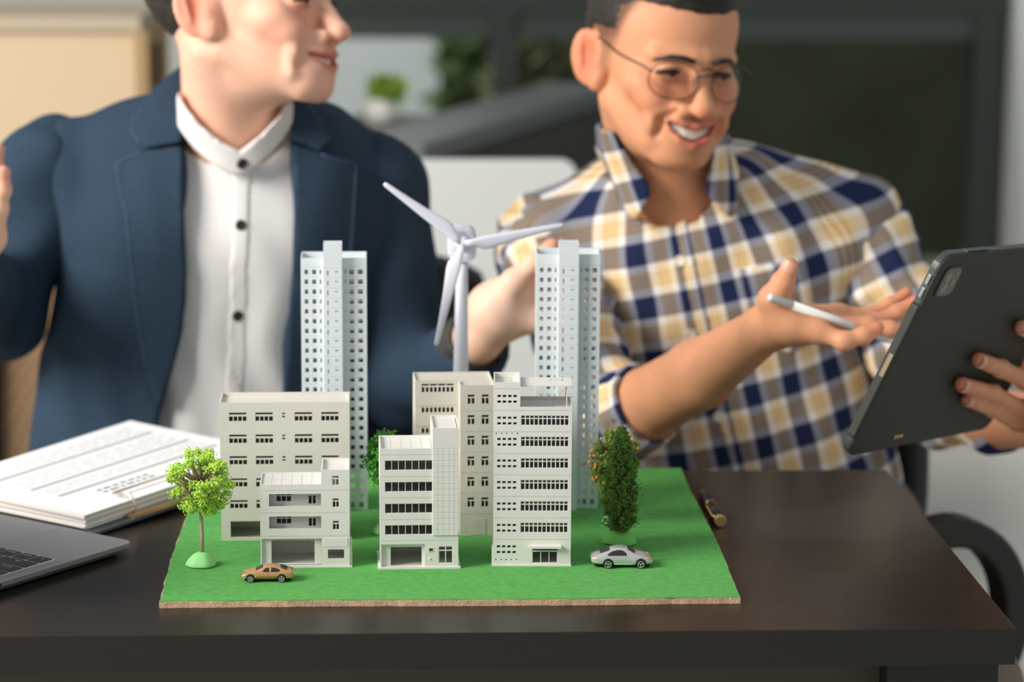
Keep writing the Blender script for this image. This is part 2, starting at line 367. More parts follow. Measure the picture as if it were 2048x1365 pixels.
# A: wide five-storey block at the left
b = Bld('model_office_block', 443, 1082, 0.6, 'wide beige five-storey model block standing behind the bright green round tree', M_BEIGE)
X1 = b.X(700.5); D = 0.047; zt = b.Z(806)
holes = []; wins = []
rows = [(215, 228, 240, 270), (358, 371, 383, 413), (498, 511, 523, 552), (643, 655, 667, 697), (785, 797, 808, 837)]
for (t0, t1, p0_, p1_) in rows:
    z1, z0 = b.Z(c1y(t0)), b.Z(c1y(p1_)); h = z1 - z0
    f1 = (t1 - t0) / (p1_ - t0); f2 = (p0_ - t0) / (p1_ - t0)
    for cx0, cx1 in ((135, 247), (305, 417), (558, 670), (730, 840)):
        x0, x1 = b.X(c1x(cx0)), b.X(c1x(cx1)); holes.append((x0, x1, z0, z1))
        wins.append((x0, x1, z0, z1, ((0.0, 1.0, 0.0, f1),) + tuple((i*0.262, i*0.262 + 0.214, f2, 1.0) for i in range(4))))
    x0, x1 = b.X(c1x(477)), b.X(c1x(497)); z1b, z0b = b.Z(c1y(t0 + 2)), b.Z(c1y(t0 + 33))
    holes.append((x0, x1, z0b, z1b)); wins.append((x0, x1, z0b, z1b, ((0, 1, 0, 0.33), (0, 1, 0.67, 1))))
holes.append((b.X(c1x(135)), b.X(c1x(842)), b.Z(c1y(1025)), b.Z(c1y(922))))
b.part(MB().panel(0, X1, 0, zt, 0, T, holes), 'front_wall')
for w_ in wins: b.window(*w_, 0.0002)
fl = [b.Z(c1y(y)) for y in (190, 333, 473, 618, 760, 905)]
shell(b, 0, X1, D, 0, zt, fl[1:] + [0.0009]); b.part(MB().box(T, X1 - T, T, D - T, fl[0] + 0.0015, fl[0] + 0.0025), 'roof_slab')

# B: three-storey house with balconies
b = Bld('model_balcony_house', 521.5, 1136.5, 0.5, 'small ivory three-storey model house with two long recessed balconies behind the gold car', M_IVORY)
B_ = b
X1 = b.X(c1x(908)); D = 0.047; zt = b.Z(c1y(683)); xs = b.X(c1x(728)); zs = b.Z(c1y(590))
j = [b.Z(c1y(v)) for v in (722, 868, 1020)]
cx = lambda c: b.X(c1x(c)); cz = lambda c: b.Z(c1y(c))
def stairwin(b, ca, cb, cc, cd): 
    r = (b.X(c1x(ca)), b.X(c1x(cb)), b.Z(c1y(cd)), b.Z(c1y(cc))); return r
g = 0.00012
sw = [stairwin(b, 797, 843, 628, 690), stairwin(b, 799, 843, 775, 834), stairwin(b, 799, 843, 921, 980)]
TW = ((0.08, 0.92, 0.06, 0.24), (0.08, 0.44, 0.36, 0.96), (0.56, 0.92, 0.36, 0.96))
b.part(MB().panel(0, X1, j[0] + g, zt, 0, T, [sw[0]] if sw[0][2] < zt else []), 'parapet_front')
b.part(MB().panel(xs, X1, zt, zs, 0, T, [sw[0]]), 'stair_tower_front')
bal = [(cx(388), cx(725), cz(825), cz(745)), (cx(388), cx(725), cz(970), cz(891))]
b.part(MB().panel(0, X1, j[1] + g, j[0] - g, 0, T, [bal[0], sw[1]]), 'storey_front')
b.part(MB().panel(0, X1, j[2] + g, j[1] - g, 0, T, [bal[1], sw[2]]), 'storey_front')
for s_ in sw: b.window(*s_, TW, 0.0003)
yr = 0.009                                                            # balcony rear wall
for k, (zb0, zb1) in enumerate(((825, 745), (970, 891))):
    wr = [(cx(433), cx(531), cz(zb1 + 63), cz(zb1 + 12)), (cx(642), cx(690), cz(zb1 + 79), cz(zb1 + 27))]
    b.part(MB().panel(T, xs, j[k+1], j[k], yr, T, wr), 'balcony_rear_wall')
    b.window(*wr[0], grid(3, [(0.02, 0.22), (0.34, 0.98)], 0.07, 0), yr + 0.0002)
    b.window(*wr[1], ((0.04, 0.44, 0, 1), (0.58, 0.98, 0, 1)), yr + 0.0002)
b.part(MB().panel(cx(728), X1, 0, j[2] - g, 0, T, [(cx(767), cx(872), cz(1168), cz(1108))]), 'ground_front')
b.part(MB().panel(cx(740), cx(895), cz(1090), cz(1035), -0.0004, 0.0004), 'sign_board')
b.part(MB().panel(0, cx(728), 0.002, j[2] - 0.0022, 0.0035, T, [(cx(400), cx(680), 0.003, cz(1052))]), 'garage_front')
b.part(MB().box(0, cx(728), 0, 0.005, j[2] - 0.0022, j[2] - g), 'lintel')
shell(b, 0, X1, D, 0, zt, [j[0], j[1], j[2]]); 
b.part(MB().box(xs, xs + T, T, D, zt, zs), 'side_wall'); b.part(MB().box(X1 - T, X1, T, D, zt, zs), 'side_wall'); b.part(MB().box(xs + T, X1 - T, D - T, D, zt, zs), 'back_wall')
b.part(MB().box(xs + T, X1 - T, T, D - T, zs - 0.004, zs - 0.003), 'roof_slab')
b.part(MB().box(T, xs, T, D - T, zt - 0.0028, zt - 0.0018), 'roof_slab'); roof_tiles(b, T, xs, T, D - T, zt - 0.0018, 6, 4)
b.part(MB().box(-0.0005, cx(925), -0.0012, D + 0.002, -0.0002, 0.0014), 'base_plate')
b.part(MB().box(cx(908), cx(922), 0.004, D, 0, cz(1115)), 'side_ledge')

# C: five-storey block with a tiled panel
b = Bld('model_tiled_tower_block', 760.5, 1139, 1.2, 'ivory five-storey model block with a square-tiled corner panel right of the balcony house', M_IVORY)
cx = lambda c: b.X(c1x(c + 2)); cz = lambda c: b.Z(c1y(c))
X1 = cx(1612); D = 0.055; zt = cz(450); xs = cx(1445); zs = cz(318)
jj = [490, 632, 771, 912, 1050]; j = [cz(v) for v in jj]
b.part(MB().panel(0, xs, j[0] + g, zt, 0, T), 'parapet_front')
STRIP = tuple(((i + 0.045) / 7, (i + 0.955) / 7, 0.03, 0.97) for i in range(7))
for k, (a, c) in enumerate(((527, 590), (667, 730), (808, 870), (948, 1010))):
    r = (cx(1137), xs - 0.0002, cz(c), cz(a))
    b.part(MB().panel(0, xs, j[k+1] + g, j[k] - g, 0, T, [r]), 'storey_front')
    b.window(*r, STRIP, 0.0004)
# tiled corner panel
b.part(MB().box(xs, X1, -0.0007, T, cz(1017), cz(450)), 'panel_backing')
rows_ = 15; zz0, zz1 = cz(1015), cz(451); cols_ = [1447, 1480, 1513, 1550, 1585, 1612]; tile = {}
for i in range(5):
    xa, xb = cx(cols_[i]), cx(cols_[i+1])
    for k in range(rows_):
        h = (zz1 - zz0) / rows_
        if i not in tile: tile[i] = b.part(MB().box(0.0001, xb - xa - 0.0001, 0, 0.0006, 0.0001, h - 0.0001), 'tile'); tile[i].location = (xa, -0.0012, zz0)
        else: share(tile[i], b.e, (xa, -0.0012, zz0 + k*h))
b.part(MB().panel(xs, X1 + 0.0008, cz(448), zs, -0.0009, T), 'stair_tower_front')
b.part(MB().box(xs, xs + T, T - 0.0009, D, zt - 0.002, zs), 'side_wall'); b.part(MB().box(X1 - T + 0.0008, X1 + 0.0008, T - 0.0009, D, zt, zs), 'side_wall'); b.part(MB().box(xs + T, X1, D - T, D, zt, zs), 'back_wall')
b.part(MB().box(xs + T, X1 - T, T, D - T, zs - 0.003, zs - 0.002), 'roof_slab')
gr = [(cx(1417), cx(1452), cz(1125), cz(1095)), (cx(1482), cx(1577), cz(1200), cz(1087))]
b.part(MB().panel(cx(1400), X1, 0, j[4] - g, 0, T, gr), 'ground_front')
b.part(MB().panel(xs, X1, j[4] + g, cz(1017), 0, T), 'storey_front')
b.window(*gr[0], ((0.14, 0.86, 0.14, 0.86),), -0.0003, 0.0008); b.window(*gr[1], ((0.06, 0.47, 0.04, 0.22), (0.53, 0.94, 0.04, 0.22), (0.06, 0.47, 0.28, 0.96), (0.53, 0.94, 0.28, 0.96)), 0.0002)
b.part(MB().lathe([(0.0011, 0), (0.0009, 0.0006), (0.0004, 0.0008)], 12).xf(Matrix.Translation((cx(1427), 0, cz(1168))) @ Matrix.Rotation(PI/2, 4, 'X')), 'round_lamp')
b.part(MB().box(0, cx(1400), 0, 0.006, cz(1072), j[4] - g), 'lintel')
b.part(MB().panel(0, cx(1400), 0.001, cz(1072), 0.004, T, [(cx(1173), cx(1375), 0.002, cz(1097))]), 'garage_front')
b.part(MB().box(cx(1394), cx(1401), 0.0, 0.006, 0.001, cz(1072)), 'pier')
shell(b, 0, X1, D, 0, zt, j[1:]); b.part(MB().box(T, xs, T, D - T, zt - 0.0042, zt - 0.0032), 'roof_slab'); roof_tiles(b, T, xs, T, D - T, zt - 0.0032, 5, 3)
b.part(MB().box(cx(1090), cx(1627), -0.0016, D + 0.003, -0.0002, 0.0016), 'base_plate')

# D: warm beige apartment house with a stepped front, further back
b = Bld('model_apartment_house', 920, 1072, 2.6, 'warm beige stepped model apartment house at the back below the wind turbine', M_TAN)
cx = lambda c: b.X(c2x(c)); cz = lambda c: b.Z(c2y(c))
X1 = cx(585); XL = cx(104); D = 0.066; st = 0.026; zt = cz(160)
jj = [185, 320, 448, 575, 703, 830, 958]
rects = []
for k, y in enumerate((218, 345, 474, 602, 730, 857)):
    hs = [(cx(418), cx(460), cz(y + 57), cz(y)), (cx(505), cx(547), cz(y + 57), cz(y))]
    top = zt if k == 0 else cz(jj[k]) - g
    b.part(MB().panel(0, X1, cz(jj[k+1]) + g, top, 0, T, hs), 'storey_front')
    for h in hs: b.window(*h, ((0.0, 1.0, 0.0, 0.24), (0.0, 0.42, 0.38, 1.0), (0.58, 1.0, 0.38, 1.0)), 0.0003)
    hz = cz(y - 36) + 0.0006, cz(y - 36) - 0.0
    hl = (cx(145), cx(342), cz(y - 36 + 52), cz(y - 36))
    b.part(MB().panel(XL, 0, cz(jj[k+1]) + g, top if k else zt, st, T, [hl]), 'storey_front')
    ps = tuple((i*0.262, i*0.262 + 0.214, 0.0, 0.22) for i in range(4)) + tuple((i*0.131, i*0.131 + 0.083, 0.42, 1.0) for i in range(8))
    b.window(*hl, ps, st + 0.0003)
b.part(MB().panel(0, X1, 0, cz(958) - g, 0, T), 'ground_front'); b.part(MB().panel(XL, 0, 0, cz(958) - g, st, T), 'ground_front')
b.part(MB().panel(cx(437), cx(485), 0.0006, cz(990), -0.0003, 0.0004), 'door_leaf'); b.part(MB().panel(cx(487), cx(532), 0.0006, cz(990), -0.0003, 0.0004), 'door_leaf')
b.part(MB().box(0, T, T, st, 0, zt), 'side_wall'); b.part(MB().box(X1 - T, X1, T, D, 0, zt), 'side_wall'); b.part(MB().box(XL, XL + T, st + T, D, 0, zt), 'side_wall'); b.part(MB().box(XL + T, X1 - T, D - T, D, 0, zt), 'back_wall')
for y in jj[1:]: b.part(MB().box(T, X1 - T, T, D - T, cz(y) - 0.0008, cz(y)), 'floor_slab'); b.part(MB().box(XL + T, 0, st + T, D - T, cz(y) - 0.0008, cz(y)), 'floor_slab')
b.part(MB().box(T, X1 - T, T, D - T, zt - 0.003, zt - 0.002), 'roof_slab'); b.part(MB().box(XL + T, T, st + T, D - T, zt - 0.003, zt - 0.002), 'roof_slab')

# E: tall office with long ribbon windows
b = Bld('model_tall_office', 986, 1132.5, -2.2, 'tall ivory seven-storey model office with ribbon windows and a roof canopy beside the silver car', M_IVORY)
cx = lambda c: b.X(c2x(c)); cz = lambda c: b.Z(c2y(c))
X1 = cx(1057); D = 0.047; zt = cz(292); xs = cx(740); zs = cz(140)
jj = [180, 315, 447, 581, 715, 848, 981, 1114]
SM = [(600, 621), (632, 653), (665, 686), (697, 718)]
def small(y): return [(cx(a), cx(c), cz(y + d1), cz(y + d0)) for a, c in SM for d0, d1 in ((38, 52), (73, 87))]
def dots(y): return [(cx(v - 4), cx(v + 4), cz(y + 4), cz(y - 4)) for v in (594, 627, 658, 691, 723)]
b.part(MB().panel(0, xs, cz(180) + g, zs, 0, T), 'stair_tower_cap')
b.part(MB().panel(0, xs, cz(315) + g, cz(180) - g, 0, T, small(180)), 'stair_tower_front')
b.part(MB().panel(xs, X1, cz(315) + g, zt, 0, T), 'parapet_front')
RIB = tuple(((i + 0.12) / 11, (i + 0.88) / 11, v0, v1) for v0, v1 in ((0.05, 0.27), (0.36, 0.97)) for i in range(11))
for k in range(6):
    y = jj[k+1]; r = (cx(745), cx(1038), cz(y + 91), cz(y + 30))
    hs = small(y) + [r] + (dots(457) if k == 1 else [])
    if k in (2,): hs += []
    b.part(MB().panel(0, X1, cz(jj[k+2]) + g, cz(y) - g, 0, T, hs), 'storey_front')
    b.window(*r, RIB, 0.0004)
dr = (cx(820), cx(975), cz(1260), cz(1165))
b.part(MB().panel(0, X1, 0, cz(1114) - g, 0, T, small(1114) + dots(1240) + [dr]), 'ground_front')
b.window(*dr, ((0.0, 1.0, 0.02, 0.2), (0.02, 0.32, 0.28, 0.98), (0.35, 0.65, 0.28, 0.98), (0.68, 0.98, 0.28, 0.98)), 0.0004, name='entrance_door')
b.part(MB().box(cx(802), cx(998), -0.0045, 0, cz(1165), cz(1150)), 'entrance_canopy')
shell(b, 0, X1, D, 0, zt, [cz(v) for v in jj[1:]])
b.part(MB().box(T, X1 - T, T, D - T, zt - 0.0045, zt - 0.0035), 'roof_slab'); roof_tiles(b, xs, X1 - T, T, D - T, zt - 0.0035, 6, 4)
for x in (0, xs - T): b.part(MB().box(x, x + T, T, D, zt - 0.002 if x else zt, zs), 'side_wall')
b.part(MB().box(T, xs - T, D - T, D, zt, zs), 'back_wall'); b.part(MB().box(T, xs - T, T, D - T, zs - 0.0065, zs - 0.0055), 'roof_slab'); roof_tiles(b, T, xs - T, T, D - T, zs - 0.0055, 3, 3)
zc0 = cz(172); sl = [(cx(925) + i*0.0052, cx(925) + i*0.0052 + 0.0016, 0.026, 0.036) for i in range(3)]
cp = MB().panel(xs, X1, 0.004, D - 0.006, 0, 0.0011, sl); cp.v = [(v[0], v[2], zc0 + v[1]) for v in cp.v]; cp.f = [f[::-1] for f in cp.f]
b.part(cp, 'roof_canopy')
for y in (0.006, D - 0.01): b.part(MB().box(cx(1022), cx(1022) + 0.0009, y, y + 0.0009, zt - 0.0035, zc0), 'canopy_post')
b.part(MB().box(-0.0012, cx(1060), -0.0012, D + 0.002, -0.0002, 0.0012), 'base_plate')
b.part(MB().box(-0.0012, 0, 0.002, D, 0, cz(1165)), 'side_ledge')

# F, G: two pale towers with a projecting lift shaft
def tower(x0, xa, xb, x1, yb, ytop, yshaft, deg, label, first, last, dots_):
    b = Bld('model_high_rise', x0, yb, deg, label, M_COOL, group='pair of pale model high-rises')
    XA, XB, X1 = b.X(xa), b.X(xb), b.X(x1); zt, zs = b.Z(ytop), b.Z(yshaft)
    yw, D = 0.008, 0.050; n = 25; t = 0.0009
    zf, zl = b.Z(first), b.Z(last); ph = (zf - zl) / (n - 1); hh = 0.5 * ph * 0.46
    wl, wr = XA, X1 - XB
    L = [(0.16, 0.32), (0.50, 0.67), (0.83, 0.90)]; Rr = [(0.10, 0.17), (0.28, 0.48), (0.64, 0.84)]
    def ring(z0, z1, zc, ground=False, solid=False):
        m = MB(); hz = (hh * (1.25 if ground else 1.0))
        fr = [] if solid else [(u*wl, v*wl, zc - hz, zc + hz) for u, v in L]; fr2 = [] if solid else [(XB + u*wr, XB + v*wr, zc - hz, zc + hz) for u, v in Rr]
        m.panel(0, XA, z0, z1, yw, t, fr); m.panel(XB, X1, z0, z1, yw, t, fr2)
        bk = [] if solid else [(u*X1, v*X1, zc - hz, zc + hz) for u, v in ((0.06, 0.12), (0.18, 0.25), (0.42, 0.58), (0.74, 0.81), (0.88, 0.94))]
        m.panel(0, X1, z0, z1, D - t, t, bk)
        sd = [] if solid else [(0.014, 0.02, zc - hz, zc + hz), (0.03, 0.037, zc - hz, zc + hz)]
        m.panel_side(yw + t, D - t, z0, z1, 0, t, sd); m.panel_side(yw + t, D - t, z0, z1, X1 - t, t, sd)
        fs = [] if solid else [(XA + (XB-XA)*0.19, XA + (XB-XA)*0.27, zc - hz*1.15, zc + hz*1.1), (XA + (XB-XA)*0.6, XA + (XB-XA)*0.78, zc + hz*0.35, zc + hz*0.85)]
        m.panel(XA, XB, z0, z1, 0, t, fs); m.panel_side(t, yw + t, z0, z1, XA, t); m.panel_side(t, yw + t, z0, z1, XB - t, t)
        return m
    gp = 0.00008
    src = None
    for k in range(n - 1):
        zc = zf - k*ph
        if src is None: src = b.part(ring(-ph/2 + gp, ph/2 - gp, 0), 'storey'); src.location = (0, 0, zc)
        else: share(src, b.e, (0, 0, zc))
    zg = zl + ph/2
    b.part(ring(0, zg - gp, zl, ground=True), 'ground_storey')
    b.part(ring(zf + ph/2 + gp, zt, zf, solid=True), 'roof_parapet')
    b.part(MB().box(t, X1 - t, yw + t, D - t, zf + ph/2 + 0.001, zf + ph/2 + 0.002), 'roof_slab')
    b.part(MB().panel(XA, XB, zt, zs, 0, t, [(XA + (XB-XA)*0.19, XA + (XB-XA)*0.27, zt + 0.0, zt + 0.0001)]).panel(XA, XB, zt, zs, 0.022, t).panel_side(t, 0.022, zt, zs, XA, t).panel_side(t, 0.022, zt, zs, XB - t, t).box(XA + t, XB - t, t, 0.022, zs - 0.0012, zs - 0.0002), 'lift_shaft_head')
    return b
tower(605.5, 650.5, 687.0, 735.5, 1025, 519, 489, 0.5, 'pale tall model high-rise at the left behind the wide beige block', 547, 1015, True)
tower(1069.5, 1113.5, 1152.5, 1195.5, 1021, 511, 487, -2.0, 'pale tall model high-rise at the right behind the tall office and the hand', 543, 1008, True)
# ---------------------------------------------------------------- wind turbine
YT = 2.55
hub = at(925, 487, YT); base = at(920, 1000, YT); base.z = Z_BOARD
wt = empty('model_wind_turbine', (base.x, YT + 0.012, Z_BOARD)); tag(wt, 'pale lilac three-bladed model wind turbine rising behind the apartment house', 'wind turbine')
hx, hz = hub.x - base.x, hub.z - Z_BOARD
hy = -0.012
MB().tube([(0, 0, 0), (hx*0.5, 0, hz*0.5), (hx, 0.004, hz - 0.008)], [0.0092, 0.0074, 0.0058], 20).build('tower', M_LILAC, wt, smooth=True)
MB().lathe([(0.02, 0), (0.02, 0.002), (0.012, 0.005), (0.0092, 0.007)], 24).build('foot', M_LILAC, wt, smooth=False)
nac = MB()
for (y, w, h, dz) in ((0.000, 0.008, 0.010, 0), (0.001, 0.0125, 0.015, 0), (0.010, 0.0145, 0.017, 0.001), (0.028, 0.0145, 0.017, 0.002), (0.040, 0.011, 0.012, 0.003), (0.042, 0.006, 0.007, 0.003)):
    for k in range(20):
        a = 2*PI*k/20; c, s = math.cos(a), math.sin(a); q = 0.55
        nac.v.append((hx + w*math.copysign(abs(c)**q, c), hy + 0.006 + y, hz - 0.005 + dz + h*math.copysign(abs(s)**q, s)))
for i in range(5):
    for k in range(20): nac.f.append((i*20 + k, (i+1)*20 + k, (i+1)*20 + (k+1) % 20, i*20 + (k+1) % 20))
nac.f += [tuple(range(20)), tuple(range(100, 120))[::-1]]
nac.build('nacelle', M_LILAC, wt, smooth=False, fix=True)
MB().lathe([(0.0072, 0), (0.0078, 0.004), (0.0066, 0.008), (0.004, 0.011), (0.0008, 0.0125)], 20).xf(Matrix.Translation((hx, hy + 0.006, hz)) @ Matrix.Rotation(PI/2, 4, 'X')).build('hub', M_LILAC, wt, smooth=True)
def blade(ang, L):
    mb = MB(); st = ((0.02, 0.003, 0.003, 0.0026), (0.10, 0.0035, 0.0045, 0.0024), (0.20, 0.0040, 0.0098, 0.002), (0.26, 0.0042, 0.0100, 0.0019), (0.5, 0.0038, 0.0065, 0.0016), (0.8, 0.0030, 0.0035, 0.0013), (0.97, 0.0026, 0.0022, 0.0011), (1.0, 0.0016, 0.0013, 0.0007))
    for t, up_, dn, th in st:
        tw = 0.7 - 0.5*t
        for k in range(12):
            a = 2*PI*k/12; c, s = math.cos(a), math.sin(a)
            y = c*(up_ if c > 0 else dn); z = s*th
            mb.v.append((t*L, -0.006 + z*math.cos(tw) - y*math.sin(tw)*0.25, y*math.cos(tw*0.5)))
    for i in range(len(st) - 1):
        for k in range(12): mb.f.append((i*12 + k, i*12 + (k+1) % 12, (i+1)*12 + (k+1) % 12, (i+1)*12 + k))
    mb.f += [tuple(range(12))[::-1], tuple(range((len(st)-1)*12, len(st)*12))]
    mb.xf(Matrix.Translation((hx, hy + 0.002, hz)) @ Matrix.Rotation(-ang, 4, 'Y'))
    mb.build('blade', M_LILAC, wt, smooth=True, fix=True)
k_ = YT / F_PX
for ang, L in ((10.5, 209*k_), (142, 200*k_), (255.5, 216*k_)): blade(math.radians(ang), L)

# ---------------------------------------------------------------- trees
ICO = None
def _ico():
    bm = bmesh.new(); bmesh.ops.create_icosphere(bm, subdivisions=1, radius=1.0)
    v = [tuple(x.co) for x in bm.verts]; f = [tuple(y.index for y in x.verts) for x in bm.faces]; bm.free(); return v, f
ICO = _ico()
def crumb(mb, p, r, rnd, flat=1.0):
    d = Vector((rnd.gauss(0, 1), rnd.gauss(0, 1), rnd.gauss(0, 1))).normalized()
    e = d.orthogonal().normalized(); f = d.cross(e); a, b, c = r*rnd.uniform(0.7, 1.5), r*rnd.uniform(0.6, 1.1), r*rnd.uniform(0.5, 0.9)*flat
    mb.add([p + d*v[0]*a*rnd.uniform(.8, 1.2) + e*v[1]*b + f*v[2]*c for v in ICO[0]], ICO[1])
M_CLAY = mat('light_green_clay', rgb(150, 220, 140), 0.6, bump=0.3, bscale=150)
def mound(par, w, h, rnd, m=M_CLAY):
    mb = MB(); n = 28; prof = [(1.0, 0.0), (0.98, 0.12), (0.86, 0.42), (0.62, 0.74), (0.36, 0.94), (0.12, 1.0)]
    ph = [rnd.uniform(0, 6) for _ in range(3)]
    for r, z in prof:
        for k in range(n):
            a = 2*PI*k/n; q = 1 + 0.09*math.sin(2*a + ph[0]) + 0.06*math.sin(3*a + ph[1]) + 0.03*math.sin(7*a + ph[2])
            mb.v.append((w*r*q*math.cos(a), w*r*q*0.85*math.sin(a), h*z))
    for i in range(len(prof) - 1):
        for k in range(n): mb.f.append((i*n + k, i*n + (k+1) % n, (i+1)*n + (k+1) % n, (i+1)*n + k))
    mb.f += [tuple(range(n))[::-1], tuple(range((len(prof)-1)*n, len(prof)*n))]
    mb.build('clay_mound', m, par, smooth=True, sub=1)
def round_tree(px, yb, ytop, ycr0, ycr1, halfw, label, m_leaf, m_trunk, seed, nclump, ncr, mw, mh, fruit=0, dy=0.0, cs=0.0011, spread=0.0042):
    rnd = random.Random(seed); O = onz(px, yb, Z_BOARD); k = O.y / F_PX
    t = empty('model_tree', O); tag(t, label, 'model tree')
    Z = lambda y: at(px, y, O.y).z - Z_BOARD
    z0, z1 = Z(ycr1), Z(ycr0); cz_ = (z0 + z1) / 2; rz = (z1 - z0) / 2; rx = halfw * k
    fk = z0 + rz * 0.15
    trunk = MB().tube([(0, 0, mh*0.6), (0.0006, 0, fk*0.55), (-0.0004, 0, fk), (0.0005, 0, cz_ + rz*0.5)], [0.0021, 0.0017, 0.0016, 0.0007], 10)
    fol = MB(); cl = []
    for i in range(nclump):
        for _ in range(200):
            a = rnd.uniform(0, 2*PI); u = rnd.uniform(-1, 1); r = rnd.uniform(0.62, 0.98); s = math.sqrt(1 - u*u)
            shape = 1.0 if u > -0.2 else 0.92
            p = Vector((rx*r*s*math.cos(a)*shape, rx*r*s*math.sin(a)*shape, cz_ + rz*r*u))
            if all((p - q).length > spread*1.15 for q in cl): break
        cl.append(p)
        st = Vector((0, 0, rnd.uniform(fk, cz_ + rz*0.15)))
        md = st.lerp(p, 0.5) + Vector((0, 0, -0.001))
        trunk.tube([st, md, p], [0.0011, 0.0009, 0.0005], 6)
        for _ in range(ncr):
            q = p + Vector((rnd.gauss(0, 1), rnd.gauss(0, 1), rnd.gauss(0, 0.8))) * spread * 0.55
            crumb(fol, q, cs, rnd)
    trunk.build('trunk', m_trunk, t, smooth=True); tag(fol.build('foliage', m_leaf, t), kind='stuff')
    mound(t, mw, mh, rnd)
    if fruit:
        f0 = None
        for i in range(fruit):
            a = rnd.uniform(PI, 2*PI); u = rnd.uniform(-0.5, 0.85); s = math.sqrt(1 - u*u)
            loc = (rx*1.03*s*math.cos(a), rx*1.03*s*math.sin(a), cz_ + rz*u)
            if f0 is None:
                f0 = MB().add([tuple(Vector(v)*0.0018) for v in ICO[0]], ICO[1]).build('fruit', mat('orange_fruit', rgb(250, 158, 84), 0.5), t, smooth=True, sub=1); f0.location = loc
            else: share(f0, t, loc)
    return t
M_TRUNK = mat('pale_taupe_trunk', rgb(170, 152, 126), 0.7)
M_BROWN = mat('brown_trunk', rgb(112, 82, 58), 0.8)
round_tree(404, 1132, 897, 899, 1032, 66, 'bright lime round model tree on a green clay mound left of the beige block', mat('lime_flock', rgb(186, 224, 88), 0.8, noise=0.3, nscale=120), M_TRUNK, 5, 92, 62, 0.0150, 0.0130, cs=0.00095)
round_tree(771, 1068, 858, 862, 985, 44, 'mid green model tree half hidden behind the tiled block', mat('mid_green_flock', rgb(84, 164, 56), 0.8, noise=0.3, nscale=120), M_BROWN, 9, 46, 40, 0.0130, 0.0120, spread=0.0046)
round_tree(1228, 1046, 858, 862, 990, 52, 'round model fruit tree dotted with orange fruits behind the conifer', mat('olive_flock', rgb(112, 136, 48), 0.8, noise=0.3, nscale=120), M_BROWN, 13, 80, 40, 0.0130, 0.0100, fruit=26, cs=0.0012)
# conifer
rnd = random.Random(21); O = onz(1240, 1088, Z_BOARD); k_ = O.y / F_PX
t = empty('model_conifer', O); tag(t, 'dark green pointed model conifer on a clay mound behind the silver car', 'model tree')
Z = lambda y: at(1240, y, O.y).z - Z_BOARD
z0, z1 = Z(1062), Z(858)
def cr(u):  # radius along the crown, u from bottom to top
    ks = [(0, 14), (0.06, 30), (0.14, 38), (0.32, 41), (0.5, 39), (0.65, 33), (0.8, 25), (0.92, 13), (1, 3)]
    for (a, ra), (b2, rb) in zip(ks, ks[1:]):
        if u <= b2: return (ra + (rb - ra)*(u - a)/(b2 - a)) * k_
    return 0.001
fol = MB(); tr = MB().tube([(0, 0, 0.006), (0, 0, z0), (0.0004, 0, z1*0.95)], [0.0022, 0.0018, 0.0005], 10)
for i in range(210):
    u = (i + rnd.random()) / 210; a = i*2.39996 + rnd.uniform(-.3, .3); r = cr(u)*rnd.uniform(0.62, 1.0); z = z0 + (z1 - z0)*u
    p = Vector((r*math.cos(a), r*math.sin(a), z)); s = Vector((0, 0, z - r*0.35)); tr.tube([s, p], [0.0006, 0.0003], 5)
    for _ in range(26):
        q = s.lerp(p, rnd.uniform(0.55, 1.08)) + Vector((rnd.gauss(0, 1), rnd.gauss(0, 1), rnd.gauss(0, 1.5)))*0.0013
        crumb(fol, q, 0.00105, rnd)
tr.build('trunk', M_BROWN, t, smooth=True); tag(fol.build('foliage', mat('conifer_flock', rgb(92, 126, 46), 0.8, noise=0.4, nscale=150), t), kind='stuff')
mound(t, 0.0155, 0.0155, rnd, mat('mid_green_clay', rgb(122, 206, 98), 0.6, bump=0.3, bscale=150))

# ---------------------------------------------------------------- cars
def loft(stations, par, m, L, width):
    """stations: x, z bottom, z belt, z top, half width at sill, at belt, at top (fractions of the length)"""
    mb = MB(); half = []
    for x, zb, zl, zt, ws, wb, wtp in stations:
        zm = zb + (zl - zb)*0.55
        pts = [(0.0, zb), (ws*0.9, zb), (ws, zb + (zl - zb)*0.2), (ws*1.02, zm), (wb, zl), ((wb + wtp)/2 + 0.004, (zl + zt)/2), (wtp, zt - 0.012), (wtp*0.6, zt), (0.0, zt + 0.002)]
        ring = pts + [(-y, z) for y, z in pts[-2:0:-1]]
        half = len(ring); mb.v += [(x*L, y*L*width, z*L) for y, z in ring]
    n = half
    for i in range(len(stations) - 1):
        for k in range(n): mb.f.append((i*n + k, i*n + (k+1) % n, (i+1)*n + (k+1) % n, (i+1)*n + k))
    mb.f += [tuple(range(n))[::-1], tuple(range((len(stations)-1)*n, len(stations)*n))]
    return mb.build('body', m, par, smooth=True, fix=True, sub=2)
